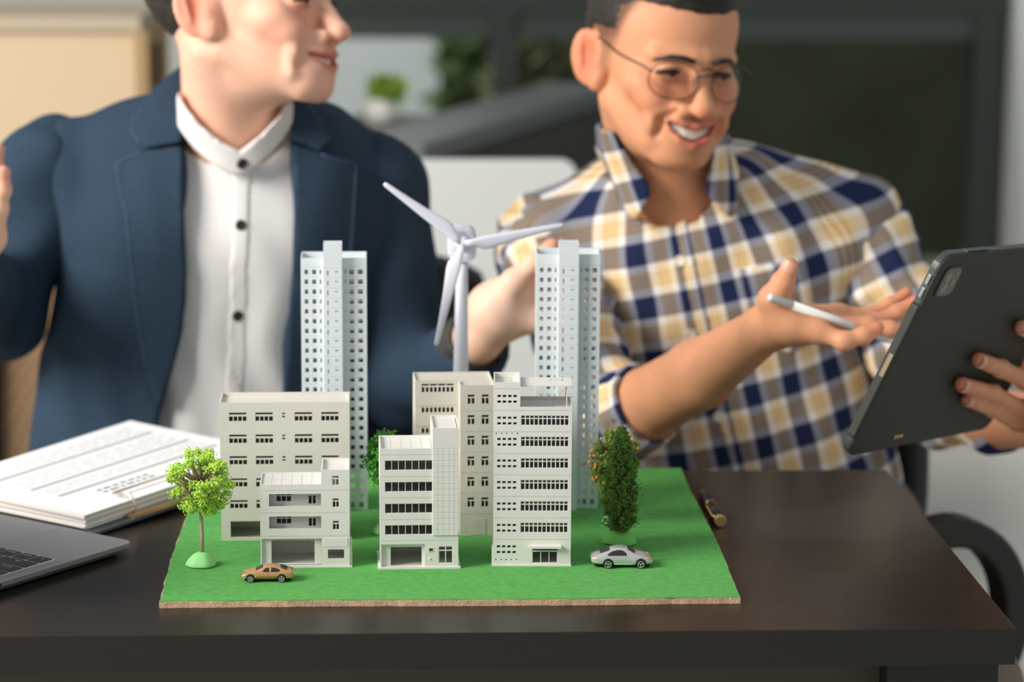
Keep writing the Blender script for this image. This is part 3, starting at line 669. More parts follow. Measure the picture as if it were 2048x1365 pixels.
def decal(body, poly, mode, name, m, par, off=0.00025, rings=5, side=1):
    """a thin shaped plate laid on the body: the outline in (x, z) from the side or (x, y) from above, projected onto the surface"""
    bpy.context.view_layer.update(); dg = bpy.context.evaluated_depsgraph_get(); ev = body.evaluated_get(dg); me = ev.to_mesh()
    bv = BVHTree.FromPolygons([v.co.copy() for v in me.vertices], [tuple(p.vertices) for p in me.polygons]); ev.to_mesh_clear()
    dense = []
    for i in range(len(poly)):
        a, b2 = Vector(poly[i]), Vector(poly[(i+1) % len(poly)])
        for q in range(4): dense.append(a.lerp(b2, q/4))
    c = sum(dense, Vector((0, 0))) / len(dense); n = len(dense); mb = MB(); ok = True
    def prj(p):
        if mode == 'side': o, d = Vector((p[0], side*0.1, p[1])), Vector((0, -side, 0))
        else: o, d = Vector((p[0], p[1], 0.2)), Vector((0, 0, -1))
        h = bv.ray_cast(o, d)
        if h[0] is None: return None
        nn = h[1]; nn = nn if nn.dot(d) < 0 else -nn
        return h[0] + nn*off
    for r in range(rings + 1):
        f = 1 - r/(rings + 1)
        for p in dense:
            h = prj(c + (p - c)*f); mb.v.append(tuple(h) if h else (p[0], 0, 0))
            ok = ok and h is not None
    h = prj(c); mb.v.append(tuple(h) if h else (0, 0, 0))
    for r in range(rings):
        for k in range(n): mb.f.append((r*n + k, r*n + (k+1) % n, (r+1)*n + (k+1) % n, (r+1)*n + k))
    for k in range(n): mb.f.append((rings*n + k, rings*n + (k+1) % n, (rings+1)*n))
    o = mb.build(name, m, par, smooth=True, fix=True)
    s_ = o.modifiers.new('thick', 'SOLIDIFY'); s_.thickness = 0.00025; s_.offset = 0
    return o
M_TYRE = mat('tyre_rubber', rgb(28, 28, 26), 0.7); M_RIM = mat('chrome_rim', rgb(206, 208, 205), 0.3, metal=0.6); M_CGLASS = mat('dark_car_glass', rgb(44, 44, 40), 0.12)
M_UNDER = mat('black_underbody', rgb(18, 18, 18), 0.8)
def wheel(par, x, y, r, w, spokes, side):
    t = MB().lathe([(r*0.72, -w/2), (r*0.94, -w/2), (r, -w*0.3), (r, w*0.3), (r*0.94, w/2), (r*0.72, w/2), (r*0.7, w*0.2), (r*0.7, -w*0.2)], 28).xf(Matrix.Translation((x, y, r)) @ Matrix.Rotation(PI/2, 4, 'X'))
    t = t.build('wheel', M_TYRE, par, smooth=False, fix=True)
    rim = MB(); n = 28
    for rr_, yy in ((0.74, 0.5), (0.74, 0.56), (0.60, 0.56), (0.58, 0.4)):
        for k in range(n): rim.v.append((r*rr_*math.cos(2*PI*k/n), -side*-0 + side*w*yy, r*rr_*math.sin(2*PI*k/n)))
    for i in range(3):
        for k in range(n): rim.f.append((i*n + k, i*n + (k+1) % n, (i+1)*n + (k+1) % n, (i+1)*n + k))
    for s_ in range(spokes):
        a = 2*PI*s_/spokes + PI/2 + (PI if spokes == 3 else 0); ca, sa = math.cos(a), math.sin(a); hw_ = r*(0.09 if spokes == 3 else 0.07)
        pts = [(r*0.02, -hw_), (r*0.62, -hw_*1.3), (r*0.62, hw_*1.3), (r*0.02, hw_)]
        vs = [(q*ca - v*sa, side*w*yy, q*sa + v*ca) for yy in (0.36, 0.52) for q, v in pts]
        rim.add(vs, [(0, 1, 2, 3), (7, 6, 5, 4), (0, 4, 5, 1), (1, 5, 6, 2), (2, 6, 7, 3), (3, 7, 4, 0)])
    rim.lathe([(r*0.14, -side*w*0.3), (r*0.14, -side*w*0.54), (r*0.05, -side*w*0.58)], 10)
    b0 = len(rim.v) - 30
    rim.v = rim.v[:b0] + [(v[0], -v[2], v[1]) for v in rim.v[b0:]]
    ro = rim.build('rim', M_RIM, t, fix=True); ro.location = (x, y, r)
    MB().lathe([(r*0.71, 0.0), (r*0.71, w*0.1)], 20).xf(Matrix.Translation((x, y + (side*w*0.2), r)) @ Matrix.Rotation(PI/2, 4, 'X')).build('hub_disc', M_UNDER, t)
def arch(x, r, n=14): return [(x + r*math.cos(PI*k/n), r*0.95 + r*math.sin(PI*k/n)*1.0) for k in range(n+1)] + [(x - r, r*0.5), (x + r, r*0.5)]
def car(px, py, L, deg, label, stations, m, side_win, top_win, wheels, wr, spokes, extra, width):
    O = onz(px, py, Z_BOARD); e = empty('toy_car', O, math.radians(deg)); tag(e, label, 'toy car')
    body = loft([(s[0] - 0.5,) + tuple(s[1:]) for s in stations], e, m, L, width)
    S = lambda P: [((x - 0.5)*L, z*L) for x, z in P]
    for w in side_win:
        for sd in (-1, 1): decal(body, S(w), 'side', 'side_window', M_CGLASS, e, side=sd)
    for nm, w in top_win: decal(body, [((x - 0.5)*L, y*L) for x, y in w], 'top', nm, M_CGLASS, e)
    for nm, w, mm, mode in extra:
        if mode == 'side':
            for sd in (-1, 1): decal(body, S(w), 'side', nm, mm, e, off=0.0003, side=sd)
        else: decal(body, [((x - 0.5)*L, y*L) for x, y in w], 'top', nm, mm, e, off=0.0003)
    for x in wheels:
        for sd in (-1, 1):
            decal(body, S(arch(x, wr*1.17)), 'side', 'wheel_arch', M_UNDER, e, off=0.00012, side=sd)
            wheel(e, (x - 0.5)*L, sd*0.192*L*width, wr*L, 0.075*L, spokes, sd)
    MB().box(-0.44*L, 0.44*L, -0.14*L, 0.14*L, 0.022*L, 0.07*L).build('underbody', M_UNDER, e)
    return e, body
SEDAN = [(0.0, .07, .12, .125, .14, .15, .13), (0.015, .06, .13, .15, .18, .185, .15), (.07, .055, .145, .178, .2, .2, .17), (.16, .055, .165, .195, .205, .205, .18), (.255, .055, .19, .212, .21, .205, .18), (.30, .055, .195, .235, .21, .205, .17),
         (.42, .055, .197, .297, .21, .205, .145), (.55, .055, .197, .31, .21, .205, .145), (.70, .055, .2, .298, .21, .205, .145), (.80, .055, .203, .26, .21, .205, .155), (.88, .055, .205, .226, .205, .2, .17), (.96, .06, .2, .218, .19, .19, .16), (.99, .07, .17, .195, .17, .17, .14), (1.0, .09, .14, .15, .14, .14, .12)]
M_GOLD = mat('gold_car_paint', rgb(214, 160, 110), 0.3, metal=0.45, coat=0.5)
car(536, 1160, 0.0455, 0, 'tiny gold toy sedan parked in front of the balcony house', SEDAN, M_GOLD,
    [[(.405, .21), (.415, .235), (.47, .272), (.525, .278), (.53, .208)], [(.56, .208), (.56, .279), (.64, .275), (.72, .25), (.735, .225), (.72, .212)]],
    [('windscreen', [(.275, -.125), (.405, -.115), (.405, .115), (.275, .125)]), ('rear_window', [(.745, -.11), (.865, -.13), (.865, .13), (.745, .11)])],
    (.175, .77), .074, 5, [('side_skirt', [(.25, .075), (.69, .075), (.69, .12), (.25, .125)], mat('bronze_trim', rgb(146, 118, 62), 0.4, metal=0.3), 'side'), ('door_handle', [(.49, .152), (.525, .154), (.525, .162), (.49, .16)], M_GOLD, 'side'), ('headlamp', [(.012, .12), (.05, .125), (.07, .14), (.03, .138)], mat('headlamp_clear', rgb(240, 226, 204), 0.2), 'side')], 1.0)
SPORT = [(0.0, .10, .14, .15, .13, .14, .12), (.02, .075, .155, .175, .17, .17, .15), (.08, .06, .17, .2, .2, .2, .17), (.18, .055, .185, .23, .215, .21, .165), (.30, .05, .195, .285, .215, .21, .15), (.40, .05, .2, .315, .21, .2, .14), (.50, .05, .2, .325, .205, .2, .14),
         (.58, .05, .2, .31, .205, .2, .14), (.66, .05, .2, .262, .21, .2, .15), (.72, .05, .198, .228, .215, .205, .165), (.80, .05, .19, .212, .215, .205, .17), (.90, .055, .165, .185, .205, .195, .15), (.97, .065, .125, .142, .175, .165, .12), (1.0, .08, .10, .11, .13, .12, .09)]
M_SILV = mat('silver_car_paint', rgb(206, 206, 206), 0.28, metal=0.55, coat=0.5)
M_AMB = mat('amber_lamp', rgb(232, 190, 120), 0.3)
car(1243, 1131, 0.0560, -1.5, 'silver toy sports coupe parked beside the tall office', SPORT, M_SILV,
    [[(.26, .208), (.265, .228), (.34, .268), (.42, .287), (.48, .288), (.525, .272), (.565, .24), (.565, .208)]],
    [('windscreen', [(.585, -.115), (.70, -.13), (.70, .13), (.585, .115)]), ('rear_window', [(.15, -.10), (.30, -.11), (.30, .11), (.15, .10)])],
    (.272, .795), .072, 3, [('side_skirt', [(.37, .058), (.70, .058), (.70, .075), (.37, .075)], mat('pale_trim', rgb(226, 228, 224), 0.4), 'side'), ('tail_lamp', [(.02, .15), (.05, .153), (.05, .168), (.022, .166)], M_AMB, 'side'), ('headlamp', [(.88, .158), (.93, .145), (.945, .152), (.90, .17)], M_AMB, 'side'), ('door_mirror', [(.575, .195), (.59, .195), (.592, .22), (.578, .222)], M_SILV, 'side'),
     ('engine_grille', [(.07, -.08), (.13, -.09), (.13, .09), (.07, .08)], mat('grille_grey', rgb(150, 150, 150), 0.5), 'top')], 1.0)

# ---------------------------------------------------------------- laptop
O = onz(269, 1082, Z_TABLE + 0.012); Sx = onz(0, 1164, Z_TABLE + 0.012)
d = Vector((Sx.x - O.x, Sx.y - O.y)); ang = math.atan2(d.y, d.x)            # +x of the laptop runs along its side edge
lp = empty('laptop', (O.x, O.y, Z_TABLE), ang); tag(lp, 'silver laptop seen from its left corner at the left edge of the desk', 'laptop')
M_ALU = mat('space_grey_aluminium', rgb(150, 150, 152), 0.38, metal=0.35)
LD, LW, TH = 0.215, 0.304, 0.0115
def rrect(x0, x1, y0, y1, r, n=6):
    out = []
    for cx_, cy_, a0 in ((x1 - r, y1 - r, 0), (x0 + r, y1 - r, PI/2), (x0 + r, y0 + r, PI), (x1 - r, y0 + r, 1.5*PI)):
        out += [(cx_ + r*math.cos(a0 + PI/2*i/n), cy_ + r*math.sin(a0 + PI/2*i/n)) for i in range(n + 1)]
    return out
def plate(poly, z0, z1):
    n = len(poly); return MB().add([(x, y, z) for z in (z0, z1) for x, y in poly], [tuple(range(n))[::-1], tuple(range(n, 2*n))] + [(i, (i+1) % n, n + (i+1) % n, n + i) for i in range(n)])
# x: from the palm-rest edge towards the hinge, y: negative to the laptop's other end
plate(rrect(0, LD, -LW, 0, 0.010), 0.0062, TH).build('base', M_ALU, lp, bevel=0.0008)
plate(rrect(0.008, LD - 0.004, -LW + 0.008, -0.008, 0.012), 0.0012, 0.0062).build('bottom_case', mat('dark_bottom_case', rgb(96, 96, 97), 0.5, metal=0.3), lp)
for x in (0.02, LD - 0.02):
    for y in (-0.02, -LW + 0.02): MB().lathe([(0.006, 0), (0.006, 0.0012)], 14, (x, y, 0)).build('rubber_foot', M_DARK, lp)
kx0, kx1, ky0, ky1 = 0.088, 0.200, -LW + 0.014, -0.0135
plate(rrect(kx0, kx1, ky0, ky1, 0.003), TH, TH + 0.0002).build('keyboard_well', mat('keyboard_well', rgb(214, 216, 218), 0.5), lp)
plate(rrect(0.006, 0.086, -LW/2 - 0.062, -LW/2 + 0.062, 0.003), TH, TH + 0.00015).build('trackpad', mat('trackpad_grey', rgb(158, 158, 160), 0.3, metal=0.3), lp)
M_KEY = mat('black_key', rgb(38, 38, 36), 0.55); M_LEG = mat('key_legend_white', rgb(205, 205, 200), 0.6)
rowdef = [[1, 1, 1, 1.25, 5.2, 1.25, 1, .9, .9, .9], [2.3] + [1]*10 + [2.2], [1.8] + [1]*11 + [1.8], [1.5] + [1]*12 + [1.1], [1]*13 + [1.6], [1.2]*12]
legend = {(0, 0): 'fn', (0, 1): 'control', (0, 2): 'option', (0, 3): 'command', (1, 0): 'shift', (2, 0): 'caps lock', (3, 0): 'tab'}
rh = (kx1 - kx0 - 0.001) / 6
def text(s, size, m, par, M):
    c = bpy.data.curves.new('legend', 'FONT'); c.body = s; c.size = size; c.extrude = 0.00002; c.align_x = 'CENTER'; c.align_y = 'CENTER'
    o = bpy.data.objects.new('legend', c); bpy.context.view_layer.update()
    o2 = bpy.data.objects.new('legend', bpy.data.meshes.new_from_object(o)); bpy.data.objects.remove(o); COL.objects.link(o2)
    o2.data.materials.clear(); o2.data.materials.append(m); o2.parent = par; o2.matrix_local = M
    return o2
for r_i, row in enumerate(rowdef):
    tot = sum(row); y = ky1 - 0.0006; u = (ky1 - ky0 - 0.0012) / tot
    for c_i, w in enumerate(row):
        x0 = kx0 + 0.0005 + r_i*rh
        k = plate(rrect(x0 + 0.0008, x0 + rh - 0.0008, y - w*u + 0.0008, y - 0.0008, 0.0012, 3), TH + 0.0002, TH + 0.0006).build('key', M_KEY, lp)
        lg = legend.get((r_i, c_i))
        if lg:
            # the words face the user at the palm-rest side
            ytx = y - 0.0015 if False else y - w*u*0.5
            text(lg, 0.0034, M_LEG, k, Matrix.Translation((x0 + rh*0.3, ytx, TH + 0.00064)) @ Matrix.Rotation(-PI/2, 4, 'Z'))
        y -= w*u
gm = MB()
for i in range(54):
    for q in range(3): gm.lathe([(0.0003, 0), (0.0003, 0.0001)], 6, (kx0 + 0.002 + i*0.002, -0.0115 + q*0.0028, TH))
tag(gm.build('speaker_grille', mat('grille_dark', rgb(90, 90, 92), 0.6), lp), kind='stuff')
plate([(x, z) for x, z in rrect(0.168, 0.177, 0.0075, 0.0100, 0.0012)], 0, 0.0004).xf(Matrix(((1, 0, 0, 0), (0, 0, 1, -0.0001), (0, 1, 0, 0), (0, 0, 0, 1)))).build('side_port', mat('port_black', rgb(20, 20, 20), 0.5), lp, fix=True)
# open screen, outside the frame to the front left
sc_ = plate(rrect(0, 0.21, -LW, 0, 0.010), 0, 0.005).xf(Matrix.Translation((LD - 0.002, 0, TH)) @ Matrix.Rotation(math.radians(-70), 4, 'Y'))
sc_.build('lid', M_ALU, lp, fix=True)
MB().tube([(LD - 0.002, -0.03, TH - 0.001), (LD - 0.002, -LW + 0.03, TH - 0.001)], 0.004, 10).build('hinge', M_DARK, lp)

# ---------------------------------------------------------------- clipboard with papers
P0 = onz(173, 1062, Z_TABLE + 0.004); ang = math.radians(52.1); tilt = math.radians(-2.3)     # its far right corner rests on the felt board
cb = empty('clipboard', (P0.x, P0.y, Z_TABLE + 0.0008), ang); cb.rotation_euler = (0, tilt, ang); tag(cb, 'dark clipboard under a thick stack of papers at the left of the desk', 'clipboard')
plate(rrect(-0.008, 0.300, -0.012, 0.222, 0.008), 0.0, 0.0032).build('board', mat('slate_board', rgb(66, 76, 80), 0.5), cb, bevel=0.0006)
ch = 0.0032; PW, PH = 0.283, 0.208
MB().box(0.052, 0.150, -0.011, -0.001, ch, ch + 0.003).build('clip_base', mat('brass_clip', rgb(186, 158, 120), 0.3, metal=0.7), cb)
M_CLIP = mat('steel_clip', rgb(222, 204, 188), 0.25, metal=0.7)
MB().tube([(0.060, -0.003, ch + 0.003), (0.060, -0.008, ch + 0.012), (0.060, 0.000, ch + 0.0215), (0.060, 0.022, ch + 0.0190), (0.140, 0.022, ch + 0.0190), (0.140, 0.000, ch + 0.0215), (0.140, -0.008, ch + 0.012), (0.140, -0.003, ch + 0.003)], 0.0013, 8).build('clip_wire', M_CLIP, cb, smooth=True)
ps = empty('paper_stack', (P0.x, P0.y, Z_TABLE + 0.0042), ang); ps.rotation_euler = (0, tilt, ang); tag(ps, 'stack of printed white paper sheets clipped on the clipboard', 'papers')
rnd = random.Random(2); M_PAPER = mat('white_paper', rgb(236, 238, 240), 0.8); M_PAPER2 = mat('cream_paper', rgb(226, 214, 200), 0.8)
def lift(u, v, curl): return curl*0.004*(v**2)*(0.3 + 0.7*u)
def sheet(z, jx, jy, rz, curl, m, th):
    nx, ny = 12, 10; mb = MB()
    for s_ in (0, 1):
        for i in range(nx + 1):
            for j in range(ny + 1):
                u, v = i/nx, j/ny; mb.v.append((u*PW, v*PH, z + s_*th + lift(u, v, curl)))
    N = (nx+1)*(ny+1)
    I = lambda i, j, s_: s_*N + i*(ny+1) + j
    for i in range(nx):
        for j in range(ny): mb.f += [(I(i, j, 1), I(i+1, j, 1), I(i+1, j+1, 1), I(i, j+1, 1)), (I(i, j, 0), I(i, j+1, 0), I(i+1, j+1, 0), I(i+1, j, 0))]
    for i in range(nx): mb.f += [(I(i, 0, 0), I(i+1, 0, 0), I(i+1, 0, 1), I(i, 0, 1)), (I(i+1, ny, 0), I(i, ny, 0), I(i, ny, 1), I(i+1, ny, 1))]
    for j in range(ny): mb.f += [(I(0, j+1, 0), I(0, j, 0), I(0, j, 1), I(0, j+1, 1)), (I(nx, j, 0), I(nx, j+1, 0), I(nx, j+1, 1), I(nx, j, 1))]
    o = mb.build('sheet', m, ps, smooth=False); o.location = (jx, jy, 0); o.rotation_euler = (0, 0, rz); return o
for i in range(9): sheet(0.0002 + i*0.00155, rnd.uniform(-.0015, .0012), rnd.uniform(0, .002), rnd.uniform(-.008, .008), i/9, M_PAPER2 if i % 3 == 1 else M_PAPER, 0.0012)
ztop = 0.0002 + 9*0.00155
sheet(ztop, 0, 0.0005, 0.002, 1.0, M_PAPER, 0.0006)
def on_paper(x0, x1, y0, y1, name, m):
    n = 6; mb = MB()
    f = lambda x, y: ztop + 0.0008 + lift(x/PW, y/PH, 1.0)
    for i in range(n + 1):
        x = x0 + (x1 - x0)*i/n; mb.v += [(x, y0, f(x, y0)), (x, y1, f(x, y1))]
    for i in range(n): mb.f.append((2*i, 2*i + 2, 2*i + 3, 2*i + 1))
    return mb.build(name, m, ps)
M_BAR = mat('grey_print', rgb(176, 180, 184), 0.8); M_INK = mat('pale_ink', rgb(206, 209, 213), 0.8)
for x, y in ((0.034, 0.066), (0.034, 0.104), (0.034, 0.156)): on_paper(x, 0.262, y, y + 0.0062, 'printed_bar', M_BAR)
rnd = random.Random(8)
for y in (0.040, 0.049):
    x = 0.068
    while x < 0.135:
        w = rnd.uniform(0.004, 0.012); on_paper(x, min(x + w, 0.140), y, y + 0.0045, 'printed_word', mat('dark_ink', rgb(140, 144, 150), 0.8)); x += w + 0.0035
for y in (0.080, 0.087, 0.094, 0.117, 0.124, 0.131, 0.138, 0.145, 0.168, 0.175, 0.182, 0.189):
    x = 0.036
    while x < 0.25:
        w = rnd.uniform(0.01, 0.03); on_paper(x, min(x + w, 0.26), y, y + 0.0016, 'printed_word', M_INK); x += w + 0.004

# ---------------------------------------------------------------- pen
a, b2 = onz(1402, 976, Z_TABLE + 0.006), onz(1442, 1044, Z_TABLE + 0.006)
d = (b2 - a); pen = empty('ballpoint_pen', (a.x, a.y, Z_TABLE)); tag(pen, 'black ballpoint pen with gold ends lying right of the green board', 'pen')
pen.rotation_euler = (0, 0, math.atan2(d.y, d.x)); PL = d.length
M_PBLK = mat('black_lacquer', rgb(30, 30, 26), 0.25); M_PGLD = mat('brass_gold', rgb(214, 178, 112), 0.25, metal=0.8)
RX = lambda x: Matrix.Translation((x, 0, 0.0058)) @ Matrix.Rotation(PI/2, 4, 'Y')
MB().lathe([(0.0040, 0.006), (0.0050, 0.02), (0.0056, PL*0.52)], 20).xf(RX(0)).build('barrel', M_PBLK, pen, smooth=True)
MB().lathe([(0.0058, PL*0.52 + 0.002), (0.0058, PL - 0.008)], 20).xf(RX(0)).build('cap', M_PBLK, pen, smooth=True)
MB().lathe([(0.0059, PL*0.52), (0.0059, PL*0.52 + 0.002)], 20).xf(RX(0)).build('ring', M_PGLD, pen, smooth=True)
MB().lathe([(0.0058, PL - 0.008), (0.0058, PL - 0.002), (0.005, PL)], 20).xf(RX(0)).build('cap_end', M_PGLD, pen)
MB().lathe([(0.0012, -0.004), (0.0028, 0.001), (0.004, 0.006)], 16).xf(RX(0)).build('tip', M_PGLD, pen, smooth=True)
MB().tube([(PL - 0.006, -0.0045, 0.0085), (PL - 0.012, -0.0072, 0.0095), (PL - 0.045, -0.0068, 0.0092), (PL - 0.048, -0.0068, 0.009)], [0.0012, 0.0012, 0.001, 0.0016], 8).build('pocket_clip', M_PGLD, pen, smooth=True)

# ---------------------------------------------------------------- tablet
TV = Vector((0.1875, 0.2137, -0.0203)).normalized(); TU = Vector((0.0785, -0.0497, 0.2016)); TU = (TU - TV*TU.dot(TV)).normalized(); TN = TU.cross(TV).normalized()
TO = at(1692, 915, 2.4)
TM = Matrix(((TV.x, TN.x, TU.x, TO.x), (TV.y, TN.y, TU.y, TO.y), (TV.z, TN.z, TU.z, TO.z), (0, 0, 0, 1)))
tab = empty('tablet'); tab.matrix_world = TM; tag(tab, 'large tablet in a black case held up by the man in the plaid shirt', 'tablet')
TWd, THt = 0.285, 0.222
M_CASE = mat('matt_black_case', rgb(50, 50, 44), 0.6); M_CASE2 = mat('slate_case_edge', rgb(66, 72, 72), 0.35)
def upright(poly, y0, y1): return MB().prism(poly, y0, y1)
upright(rrect(0, TWd, 0, THt, 0.016, 8), 0.0, 0.0030).build('case_back', M_CASE, tab, bevel=0.0012, fix=True)
ro = rrect(0, TWd, 0, THt, 0.016, 8); ri = rrect(0.0035, TWd - 0.0035, 0.0035, THt - 0.0035, 0.013, 8); n = len(ro)
rim = MB(); rim.v = [(x, y, z) for y in (0.0030, 0.0095) for x, z in ro] + [(x, y, z) for y in (0.0030, 0.0095) for x, z in ri]
for i in range(n):
    q = (i + 1) % n; rim.f += [(i, q, n + q, n + i), (2*n + q, 2*n + i, 3*n + i, 3*n + q), (n + i, n + q, 3*n + q, 3*n + i), (q, i, 2*n + i, 2*n + q)]
rim.build('case_rim', M_CASE2, tab, fix=True)
upright(rrect(0.004, TWd - 0.004, 0.004, THt - 0.004, 0.0125, 8), 0.0032, 0.0088).build('slate', mat('tablet_glass', rgb(20, 20, 22), 0.1), tab, fix=True)
upright(rrect(0.010, TWd - 0.010, 0.010, THt - 0.010, 0.008, 8), 0.0088, 0.0091).build('screen', mat('screen_white', rgb(200, 205, 210), 0.15), tab, fix=True)
upright(rrect(-0.0028, 0.006, 0.020, 0.168, 0.0035), 0.0004, 0.0098).build('side_bumper', M_CASE, tab, bevel=0.0014, fix=True)
upright(rrect(-0.0031, 0.001, 0.088, 0.114, 0.0015), 0.0016, 0.0062).build('pencil_slot', mat('slot_tan', rgb(150, 130, 104), 0.4), tab, fix=True)
for z in (0.174, 0.188): upright(rrect(-0.0012, 0.001, z, z + 0.011, 0.0009), 0.0040, 0.0072).build('volume_button', mat('button_steel', rgb(150, 158, 166), 0.3, metal=0.5), tab, fix=True)
upright(rrect(0.045, 0.085, THt - 0.001, THt + 0.0012, 0.001), 0.003, 0.008).build('top_grille', M_CASE2, tab, fix=True)
cxm, czm = 0.029, THt - 0.029
upright(rrect(cxm - 0.0168, cxm + 0.0168, czm - 0.0168, czm + 0.0168, 0.008, 8), -0.0009, 0.0).build('camera_frame', mat('camera_frame_black', rgb(26, 26, 26), 0.3), tab, fix=True)
cmod = upright(rrect(cxm - 0.0148, cxm + 0.0148, czm - 0.0148, czm + 0.0148, 0.007, 8), -0.0014, -0.0009).build('camera_module', mat('camera_glass', rgb(104, 100, 88), 0.2), tab, fix=True)
for (dx, dz, r) in ((-0.0058, 0.0052, 0.0056), (-0.0052, -0.0066, 0.0056), (0.0072, -0.0008, 0.0038), (0.0086, 0.0090, 0.0026)):
    MB().lathe([(r, 0), (r, 0.0004), (r*0.9, 0.0006), (r*0.86, 0.0004)], 22).xf(Matrix.Translation((cxm + dx, -0.0014, czm + dz)) @ Matrix.Rotation(PI/2, 4, 'X')).build('lens', mat('lens_grey', rgb(136, 130, 118), 0.15), cmod)
for i in range(3): MB().lathe([(0.0021, 0), (0.0021, 0.0003)], 16).xf(Matrix.Translation((0.082 + i*0.0058, 0.0, 0.0135)) @ Matrix.Rotation(PI/2, 4, 'X')).build('contact_pin', mat('gold_contact', rgb(240, 200, 130), 0.3, metal=0.6), tab)
# ---------------------------------------------------------------- implicit modelling for people and clothing
def A3(v): return np.array([v[0], v[1], v[2]], float)
class Prim:
    def __init__(s, fn, c, r, k=0.01, op='add'): s.fn, s.c, s.r, s.k, s.op = fn, A3(c), r, k, op
def cap(a, b, ra, rb=None, k=0.012, op='add', flat=None):
    """tapered capsule; flat = (axis, scale) squeezes it along an axis"""
    a, b = A3(a), A3(b); rb = ra if rb is None else rb; ba = b - a; L2 = max(ba.dot(ba), 1e-12)
    if flat is not None: ax = A3(flat[0]); ax = ax / np.linalg.norm(ax); sc = flat[1]
    def fn(P):
        q = P - a
        h = np.clip(q @ ba / L2, 0, 1); d = q - h[:, None]*ba
        if flat is not None:
            t = d @ ax; d = d + np.outer(t*(1/sc - 1), ax)
            return (np.sqrt((d*d).sum(1)) - (ra + (rb - ra)*h)) * min(1.0, sc + 0.15)
        return np.sqrt((d*d).sum(1)) - (ra + (rb - ra)*h)
    return Prim(fn, (a + b)/2, np.linalg.norm(ba)/2 + max(ra, rb), k, op)
def ell(c, r, rot=None, k=0.012, op='add'):
    c, r = A3(c), A3(r); Rm = np.eye(3) if rot is None else rot
    def fn(P):
        q = (P - c) @ Rm; a = q/r; k0 = np.sqrt((a*a).sum(1)) + 1e-9; b = a/r; k1 = np.sqrt((b*b).sum(1)) + 1e-9
        return k0*(k0 - 1)/k1
    return Prim(fn, c, max(r), k, op)
def func(fn, c, r, k=0.0, op='add'): return Prim(fn, c, r, k, op)
def poly2(poly, axes=(0, 2)):
    """signed distance to a polygon seen along y"""
    V = np.array([[p[axes[0]], p[axes[1]]] for p in poly], float)
    def fn(P):
        Q = P[:, list(axes)]; d = np.full(len(Q), 1e9); s = np.ones(len(Q)); n = len(V)
        for i in range(n):
            e = V[i-1] - V[i]; w = Q - V[i]; h = np.clip(w @ e / e.dot(e), 0, 1); b = w - h[:, None]*e; d = np.minimum(d, (b*b).sum(1))
            c1 = Q[:, 1] >= V[i][1]; c2 = Q[:, 1] < V[i-1][1]; c3 = e[0]*w[:, 1] > e[1]*w[:, 0]
            s = np.where((c1 & c2 & c3) | (~c1 & ~c2 & ~c3), -s, s)
        return s*np.sqrt(d)
    return fn
def smin(a, b, k):
    if k <= 0: return np.minimum(a, b)
    h = np.clip(0.5 + 0.5*(b - a)/k, 0, 1); return b + (a - b)*h - k*h*(1 - h)
def combine(d, di, p):
    if p.op == 'add': return smin(d, di, p.k)
    if p.op == 'sub': return -smin(-d, di, p.k)
    return -smin(-d, -di, p.k)                       # intersect
def sdf_eval(prims, P):
    d = np.full(len(P), 10.0)
    for p in prims: d = combine(d, p.fn(P), p)
    return d
